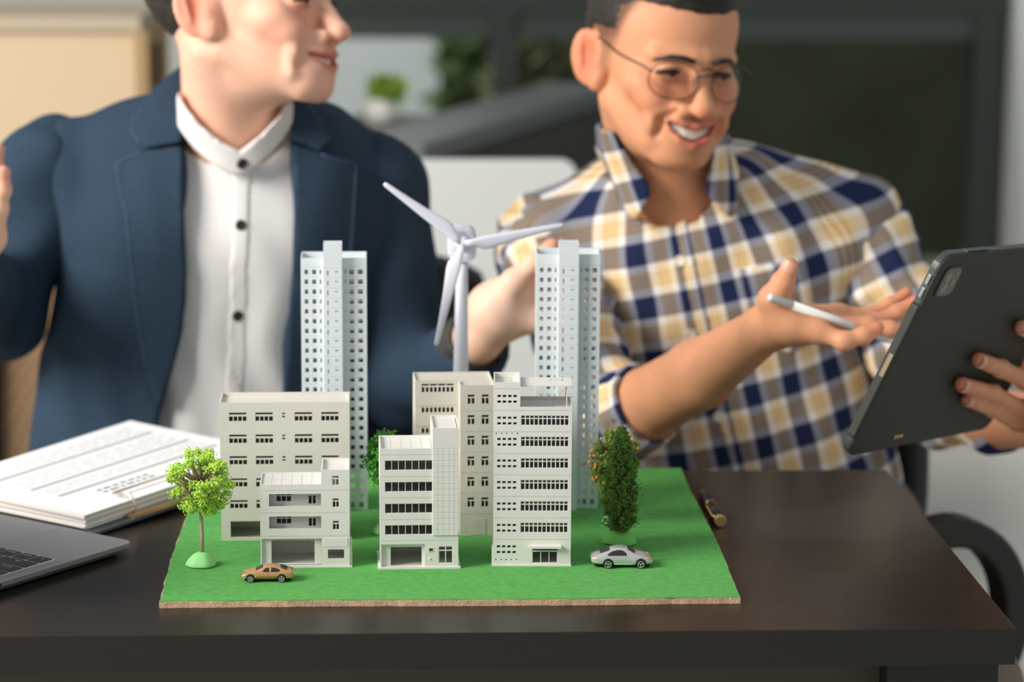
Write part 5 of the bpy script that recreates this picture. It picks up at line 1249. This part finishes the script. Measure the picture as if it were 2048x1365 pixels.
# sleeves: image-left one rolled up to the elbow, image-right one bent behind the tablet
slR = chain([SHR + A3((-.004, 0, .0)), ELR, W(1292, 810, 2.733)], [.054, .050, .0455], k=.03)
cutR = EFR; nR = (W(1400, 748, 2.665) - EFR); nR /= np.linalg.norm(nR)
sdf_object('sleeve', slR + [func(lambda P: (P - cutR) @ nR - .004, EFR, 1, .003, 'int'), cap(EFR - nR*.02, EFR + nR*.06, .0405, k=.002, op='sub')], 0.004, M_PLAID, pl, disp=folds(31, .0042, .05, 6, 1.0), uv=axis_uv(SHR, ELR, (0, -1, 0), .01, .052), margin=.012)
sdf_object('rolled_cuff', [cap(EFR - nR*.042, EFR + nR*.004, .0485, .0475, k=0), cap(EFR - nR*.01, EFR + nR*.08, .0415, k=.002, op='sub'), func(lambda P: (P - cutR) @ nR - .010, EFR, 1, .003, 'int'), func(lambda P: -((P - cutR) @ nR) - .045, EFR, 1, .003, 'int')], 0.003, M_PLAID, pl, disp=folds(33, .0018, .03, 5, 1.0), uv=axis_uv(EFR - nR*.3, EFR, (0, -1, 0), .03, .048), margin=.006)
slL = chain([SHL + A3((.004, 0, 0)), W(1792, 610, 2.93), ELL, ELF], [.053, .052, .048, .040], k=.03)
nL = WRL - ELF; nL /= np.linalg.norm(nL)
sdf_object('sleeve', slL + [func(lambda P: (P - ELF) @ nL - .03, ELF, 1, .003, 'int')], 0.004, M_PLAID, pl, disp=folds(35, .0052, .055, 6, 1.0), uv=axis_uv(SHL, W(1792, 610, 2.93), (0, -1, 0), .02, .052), margin=.014)
# shirt details: placket, collar, pocket, cut out of an offset of the shirt itself
def applique(name, polys, off, base, disp, yback, h, m, par, uv=None):
    pf = poly2(polys); V0 = np.array([A3(p) for p in polys]); c = V0.mean(0); r = np.abs(V0 - c).max() + .03
    pr = list(base) + [func(lambda P: np.full(len(P), 1e3), c, 0.0, 0, 'add')]
    def outer(P): return sdf_eval(base, P) + disp(P) - off
    def fn(P): return np.maximum(np.maximum(outer(P), -(outer(P) + off + .003)), np.maximum(pf(P), P[:, 1] - yback))
    lo = np.array([V0[:, 0].min() - 3*h, yback - .28, V0[:, 2].min() - 3*h]); hi = np.array([V0[:, 0].max() + 3*h, yback + .01, V0[:, 2].max() + 3*h])
    return sdf_object(name, [func(fn, c, r, 0)], h, m, par, smooth=2, uv=uv, lo=lo, hi=hi)
def P_(pts, Y=Yc): return [at(x, y, Y) for x, y in pts]
applique('placket', P_([(1352, 455), (1376, 440), (1402, 560), (1428, 680), (1462, 820), (1500, 960), (1470, 960), (1432, 820), (1398, 680), (1372, 560)]), .0022, shirt, fo2, 2.95, .003, M_PLAID, pl, axis_uv(TA, TB, (0, -1, 0), off=0.05))
applique('pocket', P_([(1478, 540), (1605, 520), (1640, 640), (1640, 690), (1580, 715), (1515, 690)]), .0030, shirt, fo2, 2.95, .003, M_PLAID, pl, axis_uv(TA, TB, (0, -1, 0), off=0.04))
# collar: stand round the neck and two turned-down points
nk = [cap(H2.P(0, -.02, -.05), nb2 + A3((0, 0, .0)), .0600, .0645, k=0), cap(W(1345, 430, 2.955), W(1345, 470, 2.955), .085, .10, k=.05)] + [cap(SHR, W(1245, 412, 2.965), .050, .058, k=.03), cap(SHL, W(1455, 388, 2.965), .052, .060, k=.03)]
zero = lambda P: np.zeros(len(P))
applique('collar', P_([(1200, 262), (1222, 258), (1262, 320), (1300, 372), (1298, 395), (1275, 440), (1262, 440), (1238, 390), (1205, 318)]), .0110, nk, zero, 2.99, .003, M_PLAID, pl, axis_uv(W(1230, 250, 2.9), W(1300, 450, 2.9), (0, -1, 0), .012, .07))
applique('collar', P_([(1452, 255), (1436, 262), (1422, 330), (1412, 385), (1440, 420), (1462, 440), (1476, 430), (1486, 360), (1478, 290)]), .0110, nk, zero, 2.99, .003, M_PLAID, pl, axis_uv(W(1450, 250, 2.9), W(1440, 450, 2.9), (0, -1, 0), .03, .07))
for (x, y) in ((1306, 407), (1363, 525), (1384, 673), (1440, 838)):
    b_ = disc_on(bv2, at(x, y, Yc).x, at(x, y, Yc).z, .0062, .0030, MB())
    if b_: world_build(b_, 'button', mat('ivory_button', rgb(240, 232, 214), 0.3), pl, fix=True)
# trousers and shoes under the desk
def trousers(par, hipx, y0, m, kneey, dx, name='trousers'):
    pr = [cap((hipx - .09, y0, .56), (hipx + .09, y0, .56), .115, k=0)]
    for s in (-1, 1): pr += chain([(hipx + s*.09, y0, .56), (hipx + s*dx, kneey, .54), (hipx + s*dx, kneey + .06, .10)], [.085, .065, .05], k=.03)
    sdf_object(name, pr, .009, m, par)
    for s in (-1, 1): sdf_object('shoe', [cap((hipx + s*dx, kneey + .09, .05), (hipx + s*dx, kneey - .12, .04), .042, .036, k=0), func(lambda P: .002 - P[:, 2], (hipx, kneey, 0), 1, .003, 'int')], .007, mat('brown_shoe', rgb(70, 50, 38), 0.4), par)
trousers(pl, float(TB[0]), 3.0, mat('khaki_trousers', rgb(120, 108, 90), 0.8), 2.50, .13)

# glasses
gl = empty('eyeglasses', Vector(H2.P(0, .1, 0))); tag(gl, 'thin dark round-framed glasses worn by the smiling person', 'glasses')
M_WIRE = mat('dark_wire_frame', rgb(52, 44, 40), 0.35, metal=0.4)
def lens_pt(s, a, rw=.0250, rh=.0200):
    c_, s_ = math.cos(a), math.sin(a); x = s*.0335 + rw*math.copysign(abs(c_)**.85, c_); z = -.006 + rh*math.copysign(abs(s_)**.85, s_) - .002
    return H2.P(x, .1085 - .0095*(abs(x)/.05)**2*1.6, z)
for s in (-1, 1):
    ring = [Vector(lens_pt(s, 2*PI*i/36)) for i in range(37)]
    world_build(MB().tube(ring, .0007, 8, cap=False), 'lens_rim', M_WIRE, gl, smooth=True)
    mb = MB(); mb.v = [tuple(p) for p in ring[:-1]] + [tuple(sum(ring[:-1], Vector())/36)]; mb.f = [(i, (i+1) % 36, 36) for i in range(36)]
    gm_ = glass_mat('clear_lens', (1, 1, 1, 1), ior=1.13); lo_ = world_build(mb, 'lens', gm_, gl); so_ = lo_.modifiers.new('thick', 'SOLIDIFY'); so_.thickness = 0.0009
    p0_ = H2.P(s*.0585, .0945, -.001); world_build(MB().tube([Vector(p0_), Vector(H2.P(s*.066, .086, .004)), Vector(H2.P(s*.0745, .040, .010)), Vector(H2.P(s*.0775, -.006, .022)), Vector(H2.P(s*.0780, -.028, .012))], .0009, 8), 'temple', M_WIRE, gl, smooth=True)
world_build(MB().tube([Vector(lens_pt(-1, .25)), Vector(H2.P(0, .1165, .0025)), Vector(lens_pt(1, PI - .25))], .0010, 8), 'bridge', M_WIRE, gl, smooth=True)
world_build(MB().tube([Vector(lens_pt(-1, .62)), Vector(H2.P(0, .1120, .0085)), Vector(lens_pt(1, PI - .62))], .0009, 8), 'brow_bar', M_WIRE, gl, smooth=True)

# stylus
a, b2 = Vector(W(1537, 594, 2.532)), Vector(W(1860, 708, 2.594)); d = (b2 - a).normalized()
sty = empty('stylus', a); tag(sty, 'white stylus lying across the open hand beside the tablet', 'stylus')
q = d.to_track_quat('Z', 'Y').to_matrix().to_4x4(); q.translation = a
M_STY = mat('glossy_white_plastic', rgb(240, 240, 236), 0.25)
world_build(MB().lathe([(.0030, 0), (.0042, .0012), (.00445, .004), (.00445, .028)], 20).xf(q), 'cap', mat('stylus_cap_grey', rgb(222, 220, 210), 0.3), sty, smooth=True)
world_build(MB().lathe([(.00445, .0283), (.00445, .146)], 20).xf(q), 'barrel', M_STY, sty, smooth=True)
world_build(MB().lathe([(.00445, .1463), (.0030, .158), (.0012, .166)], 20).xf(q), 'tip', M_STY, sty, smooth=True)
# ================================================================ man in the navy blazer
pb = empty('person', (-0.19, 2.99, 0.0)); tag(pb, 'person in an open navy blazer and white band-collar shirt gesturing with both hands', 'person')
H1 = Head(W(492, 22, 2.88), 66, -8, 8, 1.0)
nb1 = W(470, 350, 2.95)
SR, SL = W(108, 338, 2.97), W(745, 368, 2.98)           # shoulders, image left and image right
ER, EL = W(-5, 612, 2.95), W(803, 772, 2.95)
W_R, W_L = W(-92, 548, 2.72), W(955, 678, 2.775)
# image-right hand, open towards the models
th1 = [W(985, 612, 2.755), W(1028, 566, 2.745), W(1072, 524, 2.742), W(1104, 493, 2.742)]
fa = [W(1062, 560, 2.775), W(1118, 540, 2.770), W(1152, 545, 2.765), W(1180, 552, 2.760)]
fb = [W(1070, 588, 2.772), W(1128, 575, 2.765), W(1160, 578, 2.760), W(1186, 584, 2.755)]
fc = [W(1072, 616, 2.765), W(1128, 608, 2.758), W(1158, 610, 2.752), W(1184, 614, 2.748)]
fd = [W(1066, 642, 2.758), W(1112, 640, 2.750), W(1138, 642, 2.746), W(1160, 645, 2.742)]
hand1 = [cap(W_L, W(985, 640, 2.772), .022, .028, k=.014)]
for f, r in ((fa, .0185), (fb, .019), (fc, .019), (fd, .018)): hand1.append(cap(W(996, 622, 2.770), f[0], .0265, r*.78, k=.016))
hand1 += [cap(W(985, 630, 2.762), th1[1], .023, .0155, k=.014)]
hand1 += finger(fa, .0095, .0074) + finger(fb, .0098, .0075) + finger(fc, .0094, .0072) + finger(fd, .0084, .0064) + finger(th1[1:], .0118, .0090)
# image-left hand raised at the edge of the picture
ga = [W(-55, 425, 2.72), W(-20, 372, 2.71), W(-10, 335, 2.708), W(-5, 300, 2.706)]
gb = [W(-48, 465, 2.71), W(-4, 418, 2.698), W(5, 380, 2.695), W(6, 346, 2.693)]
gc = [W(-50, 500, 2.70), W(-30, 455, 2.688), W(-36, 420, 2.684), W(-48, 392, 2.682)]
gd = [W(-60, 520, 2.695), W(-58, 478, 2.682), W(-66, 450, 2.680), W(-74, 428, 2.680)]
gt = [W(-95, 440, 2.73), W(-110, 390, 2.735), W(-112, 350, 2.737)]
hand0 = [cap(W_R, W(-80, 500, 2.715), .026, .028, k=.014)]
for f in (ga, gb, gc, gd): hand0.append(cap(W(-82, 505, 2.714), f[0], .020, .013, k=.014))
hand0 += [cap(gb[1], W(-14, 478, 2.702), .0098, .012, k=.012), cap(W(-14, 478, 2.702), W(-70, 540, 2.714), .012, .02, k=.012)]
hand0 += finger(ga, .0095, .0076) + finger(gb, .0098, .0078) + finger(gc, .0094, .0072) + finger(gd, .0082, .0064) + finger(gt, .0125, .0095)
core = [cap(nb1 + A3((0, .01, -.03)), W(430, 1000, 3.0), .055, .07, k=.02), cap(SR, SL, .04, k=.02)]
arms = chain([SR, ER, W_R], [.036, .034, .026], k=.01) + chain([SL, EL, W_L], [.036, .034, .027], k=.01)
neck = [cap(H1.P(0, -.024, -.045), nb1, .054, .058, k=.022), H1.ell((0, .02, -.072), (.040, .05, .03), k=.02), cap(H1.P(-.05, -.03, -.045), W(495, 335, 2.90), .011, .010, k=.02), ell(W(505, 250, 2.897), (.012, .012, .012), k=.02)]
MO1 = (.0325, -.0590, .0036, .8)
_pc, _pn = W(1020, 605, 2.765), W(1010, 640, 2.77)
def palm1(L, C, V):
    g = np.clip(1.3*np.exp(-(((V - _pc)/.045)**2).sum(1)), 0, 1)[:, None]; return C*(1 - g) + np.array(rgb(250, 210, 190)[:3])*g
body1 = sdf_object('body', head_prims(H1, MO1[3], MO1[2], MO1[0], MO1[1], fold=.25, jaw=1.0, lip=.75, puff=.5, ala=.8) + neck + core + arms + hand1 + hand0, 0.0026, skin_mat('fair_skin'), pb, smooth=1, keep=True,
    color=skin_color(H1, (238, 186, 160), (196, 88, 84), (228, 136, 108), tips=[ga[-1], gb[-1], th1[-1], fa[-1], fb[-1]], mouth_=MO1, extra=palm1))
M_HAIR1 = mat('dark_brown_hair', rgb(44, 36, 30), 0.55, noise=0.3, nscale=200, bump=0.6, bscale=500)
sdf_object('hair', [H1.ell((0, -.016, .046), (.0800, .1040, .0900), k=0), H1.ell((0, .028, .100), (.060, .064, .036), k=.02), func(hair_edge(H1, .078, .014, .008), H1.c, .2, .004, 'int')], 0.0028, M_HAIR1, pb, smooth=1, disp=folds(6, .0012, .010, 6, 1))
for s in (-1, 1): brow(H1, s, M_HAIR1, pb); eye(H1, s, pb, 1)
teeth(H1, pb, MO1[0], MO1[1], MO1[2], MO1[3])
nail(gb[-1], gb[-2], (.6, -1, 0), .0078, pb); nail(ga[-1], ga[-2], (.6, -1, 0), .0076, pb)

# white shirt
Yj = 2.85
M_SHIRT = mat('white_cotton', rgb(232, 229, 228), 0.85, bump=0.15, bscale=900)
sh = [cap(W(462, 520, 2.965), W(425, 1000, 2.975), .160, .165, k=0, flat=((0, 1, 0), 0.66)), cap(W(440, 440, 2.96), W(520, 440, 2.96), .10, k=.05, flat=((0, 1, 0), 0.8)), cap(SR, W(400, 330, 2.96), .03, .045, k=.03), cap(SL, W(540, 330, 2.96), .03, .045, k=.03), cap(nb1 + A3((0, 0, .045)), nb1 + A3((0, 0, -.06)), .0675, .080, k=.03)]
pvn = poly2([at(x, y, Yj) for x, y in ((360, 180), (400, 240), (440, 272), (480, 300), (520, 268), (572, 205), (600, 100), (330, 100))])
shirt1 = sh + [func(lambda P: np.maximum(pvn(P), P[:, 1] - 2.955), nb1, .2, .003, 'sub'), cap(H1.P(0, -.02, -.05), nb1 + A3((0, 0, .01)), .0585, .0600, k=.004, op='sub')]
_f1 = folds(41, .0022, .06, 5, .25)
def drape(P):
    x = P[:, 0]; z = P[:, 2]
    g = np.clip((1.02 - z)/.2, 0, 1); return _f1(P) + g*.0035*np.sin((x + .18*(z - .9) + .01*np.sin(z*40))*2*PI/.062)
sh1 = sdf_object('shirt', shirt1, 0.0045, M_SHIRT, pb, disp=drape, margin=.01)
bv1 = bvh(sh1)
applique('placket', P_([(462, 345), (502, 345), (498, 500), (492, 700), (480, 960), (444, 960), (452, 700), (460, 500)], Yj), .0018, sh, drape, 2.95, .003, M_SHIRT, pb)
nk1 = [cap(H1.P(0, -.02, -.05), nb1 + A3((0, 0, .0)), .0610, .0680, k=0), cap(W(470, 400, 2.955), W(470, 460, 2.955), .085, .10, k=.05)]
bc1 = applique('band_collar', P_([(350, 180), (362, 205), (400, 250), (440, 282), (479, 303), (520, 272), (556, 236), (572, 208), (584, 218), (582, 262), (545, 308), (498, 348), (470, 352), (430, 335), (385, 300), (350, 258)], Yj), .0060, nk1, zero, 2.97, .0028, M_SHIRT, pb)
for (x, y) in ((484, 328), (481, 453), (474, 636), (468, 812)):
    h_ = disc_on(bvh(bc1) if y == 328 else bv1, at(x, y, Yj).x, at(x, y, Yj).z, .0062, .0030, MB())
    if h_: 
        world_build(h_, 'button', mat('black_button', rgb(38, 38, 36), 0.3), pb, fix=True)
# blazer
M_NAVY = mat('navy_wool', rgb(44, 62, 80), 0.85, noise=0.14, nscale=300, bump=0.25, bscale=1200, spec=0.2)
bz = [cap(W(450, 500, 2.975), W(405, 1010, 2.985), .186, .212, k=0, flat=((0, 1, 0), 0.66)), cap(W(360, 420, 2.965), W(560, 420, 2.965), .115, k=.05, flat=((0, 1, 0), 0.85)),
      cap(SR, W(335, 292, 2.965), .050, .058, k=.035), cap(SL, W(565, 312, 2.965), .050, .058, k=.035), cap(SR + A3((.015, 0, 0)), SR + A3((.03, 0, -.06)), .046, .05, k=.03), cap(SL - A3((.015, 0, 0)), SL + A3((-.03, 0, -.06)), .046, .05, k=.03),
      cap(W(385, 205, 2.985), W(370, 300, 2.97), .030, .045, k=.03), cap(W(560, 215, 2.985), W(575, 310, 2.97), .026, .045, k=.03)]
opn = poly2([at(x, y, Yj) for x, y in ((356, 60), (356, 180), (364, 300), (368, 420), (373, 560), (362, 660), (334, 780), (302, 900), (285, 1030), (560, 1030), (562, 900), (567, 780), (583, 550), (587, 400), (582, 280), (574, 190), (560, 60))])
cutb = [func(lambda P: np.maximum(opn(P), P[:, 1] - 2.965), nb1, .5, .004, 'sub'), cap(H1.P(0, -.02, -.05), nb1 + A3((0, .0, .03)), .064, .066, k=.004, op='sub')]
fz = folds(52, .0034, .10, 5, .35)
sdf_object('blazer', bz + cutb, 0.0045, M_NAVY, pb, disp=fz, margin=.012)
slv = chain([SR + A3((-.006, 0, 0)), ER, W_R], [.060, .054, .042], k=.03); nW = (W_R - ER)/np.linalg.norm(W_R - ER)
sdf_object('sleeve', slv + [func(lambda P: (P - W_R) @ nW + .012, W_R, 1, .003, 'int')], .0045, M_NAVY, pb, disp=folds(54, .0050, .07, 6, 1.0), margin=.014)
slv2 = chain([SL + A3((.006, 0, 0)), EL, W(968, 700, 2.778)], [.058, .052, .038], k=.03); nW2 = (W_L - EL)/np.linalg.norm(W_L - EL)
sdf_object('sleeve', slv2 + [func(lambda P: (P - W_L) @ nW2 + .010, W_L, 1, .003, 'int'), cap(W_L - nW2*.02, W_L + nW2*.05, .034, k=.002, op='sub')], .0045, M_NAVY, pb, disp=folds(56, .0045, .07, 6, 1.0), margin=.014)
sdf_object('shirt_cuff', [cap(W_L - nW2*.03, W_L - nW2*.002, .0345, .0335, k=0), cap(W_L - nW2*.05, W_L + nW2*.06, .0300, k=.001, op='sub'), func(lambda P: (P - W_L) @ nW2 - .0, W_L, 1, .002, 'int')], .003, mat('charcoal_cuff', rgb(60, 60, 56), 0.7), pb)
applique('lapel', P_([(362, 296), (283, 306), (222, 331), (250, 430), (264, 560), (276, 660), (296, 760), (322, 815), (346, 740), (372, 610), (373, 540), (368, 420)], Yj), .0125, bz, fz, 2.96, .0032, M_NAVY, pb)
applique('lapel', P_([(582, 292), (640, 312), (714, 338), (707, 470), (694, 610), (660, 720), (600, 820), (566, 800), (576, 640), (584, 540), (588, 400)], Yj), .0125, bz, fz, 2.96, .0032, M_NAVY, pb)
applique('jacket_collar', P_([(354, 140), (330, 160), (296, 188), (262, 235), (250, 264), (284, 304), (362, 290), (362, 220)], Yj), .0145, bz, fz, 2.99, .0032, M_NAVY, pb)
applique('jacket_collar', P_([(576, 190), (600, 206), (640, 250), (660, 288), (638, 312), (582, 286)], Yj), .0145, bz, fz, 2.99, .0032, M_NAVY, pb)
M_EDGE_HIGHLIGHT = mat('navy_highlight', rgb(50, 74, 98), .85)  # lighter than the cloth: the highlight on the lapel edges put into the colour
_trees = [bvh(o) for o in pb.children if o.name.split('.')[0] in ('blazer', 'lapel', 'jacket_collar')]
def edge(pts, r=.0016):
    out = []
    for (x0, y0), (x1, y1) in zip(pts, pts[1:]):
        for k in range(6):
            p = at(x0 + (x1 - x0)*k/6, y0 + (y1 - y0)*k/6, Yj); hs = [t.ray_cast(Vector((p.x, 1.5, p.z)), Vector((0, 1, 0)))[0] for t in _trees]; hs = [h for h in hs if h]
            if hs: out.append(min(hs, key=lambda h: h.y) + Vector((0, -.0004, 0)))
    if len(out) > 3: world_build(MB().tube(out, r, 8), 'lapel_edge_highlight', M_EDGE_HIGHLIGHT, pb, smooth=True)
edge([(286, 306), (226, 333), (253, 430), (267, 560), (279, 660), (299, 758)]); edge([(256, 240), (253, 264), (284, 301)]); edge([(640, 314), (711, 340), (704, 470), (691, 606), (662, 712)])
trousers(pb, -0.19, 3.01, mat('navy_trousers', rgb(34, 44, 60), 0.85), 2.50, .13)

# ================================================================ office chairs
def office_chair(name, label, cx_, yb_, w, zlo, zhi, m_back, m_frame, rz, tr=.014):
    c = empty(name, (cx_, yb_, 0), rz); tag(c, label, 'chair')
    n, mrows = 16, 12; mb = MB()
    bow = lambda u, v: -.05*u*u + .03*(v - .3)**2*2 + .02*v
    for s_ in (0, 1):
        for i in range(n + 1):
            for k in range(mrows + 1):
                u = -1 + 2*i/n; v = k/mrows; ww = w*(1 - .10*(2*v - 1)**4 - .06*v); mb.v.append((u*ww, bow(u, v) + s_*.006, zlo + (zhi - zlo)*v - .03*v*u*u))
    N = (n+1)*(mrows+1); I = lambda i, k, s_: s_*N + i*(mrows+1) + k
    for i in range(n):
        for k in range(mrows): mb.f += [(I(i, k, 0), I(i+1, k, 0), I(i+1, k+1, 0), I(i, k+1, 0)), (I(i, k, 1), I(i, k+1, 1), I(i+1, k+1, 1), I(i+1, k, 1))]
    mb.build('mesh_back', m_back, c, smooth=True)
    rim = [mb.v[I(0, k, 0)] for k in range(mrows + 1)] + [mb.v[I(i, mrows, 0)] for i in range(1, n + 1)] + [mb.v[I(n, k, 0)] for k in range(mrows - 1, -1, -1)] + [mb.v[I(i, 0, 0)] for i in range(n - 1, 0, -1)]
    rim.append(rim[0]); MB().tube([Vector(p) + Vector((0, .003, 0)) for p in rim], tr, 10, cap=False).build('back_frame', m_frame, c, smooth=True)
    MB().tube([(0, .06, zlo + .2), (0, .09, zlo), (0, .02, .42), (0, -.2, .41)], [.025, .028, .028, .02], 12).build('back_post', m_frame, c, smooth=True)
    MB().box(-.24, .24, -.50, -.03, .42, .475).build('seat', M_DARK, c, bevel=.02)
    MB().tube([(0, -.25, .06), (0, -.25, .42)], .025, 14).build('gas_post', m_frame, c, smooth=True)
    for k in range(5):
        a = 2*PI*k/5 + .3; ca, sa = math.cos(a), math.sin(a)
        MB().tube([(0, -.25, .10), (.15*ca, -.25 + .15*sa, .085), (.29*ca, -.25 + .29*sa, .06)], [.025, .02, .014], 10).build('base_leg', m_frame, c, smooth=True)
        MB().lathe([(.026, -.012), (.028, -.008), (.028, .008), (.026, .012)], 16).xf(Matrix.Translation((.29*ca, -.25 + .29*sa, .0285)) @ Matrix.Rotation(a, 4, 'Z') @ Matrix.Rotation(PI/2, 4, 'X')).build('castor', M_DARK, c)
    return c
def weave_mat(name, c1, c2):
    m = bpy.data.materials.new(name); m.use_nodes = True; nt = m.node_tree; b = nt.nodes['Principled BSDF']; b.inputs['Roughness'].default_value = .8
    tc = nt.nodes.new('ShaderNodeTexCoord'); mp = nt.nodes.new('ShaderNodeMapping'); mp.inputs['Rotation'].default_value = (0, PI/4, 0); ck = nt.nodes.new('ShaderNodeTexChecker'); ck.inputs['Scale'].default_value = 420
    ck.inputs[1].default_value = c1; ck.inputs[2].default_value = c2
    nt.links.new(tc.outputs['Object'], mp.inputs[0]); nt.links.new(mp.outputs[0], ck.inputs[0]); nt.links.new(ck.outputs[0], b.inputs['Base Color']); return m
office_chair('office_chair', 'office chair with a tan mesh back behind the navy blazer', float(at(345, 700, 3.14).x), 3.14, .225, .52, 1.05, weave_mat('tan_mesh', rgb(214, 178, 138), rgb(150, 116, 84)), M_DARK, 0)
ch2 = office_chair('office_chair', 'black office chair with a curved loop armrest behind the plaid shirt', float(at(1480, 800, 3.10).x), 3.10, .212, .50, .98, weave_mat('grey_mesh', rgb(150, 150, 144), rgb(96, 96, 92)), M_DARK, 0, .020)
office_chair('office_chair', 'empty charcoal office chair standing between the two men in front of the white screen', float(at(815, 560, 3.45).x), 3.45, .105, .50, .845, mat('charcoal_backrest', rgb(66, 70, 66), .8), mat('charcoal_frame', rgb(58, 60, 57), .6), PI)
# loop armrests
for (px, py, y, a_, b_, tilt) in ((1893, 1232, 2.76, .078, .098, .25), (1090, 1200, 2.76, .078, .098, -.25)):
    p = at(px, py, y); pts = []
    mb = MB(); n = 40
    for i in range(n):
        t = 2*PI*i/n; rx, rz = a_*math.cos(t), b_*math.sin(t)
        for (dr, dy) in ((.016, -.024), (.016, .024), (-.016, .024), (-.016, -.024)):
            q = Vector((rx*(1 + dr/a_), dy, rz*(1 + dr/b_))); q.rotate(Matrix.Rotation(tilt, 3, 'Z')); mb.v.append(tuple(p + q))
    for i in range(n):
        for k in range(4): mb.f.append((i*4 + k, i*4 + (k+1) % 4, ((i+1) % n)*4 + (k+1) % 4, ((i+1) % n)*4 + k))
    world_build(mb, 'armrest_loop', M_DARK, ch2, fix=True, bevel=.006)
    world_build(MB().tube([p + Vector((0, 0, -b_)), Vector((p.x*.75 + ch2.location.x*.25, 2.80, .45))], .018, 10), 'arm_post', M_DARK, ch2)
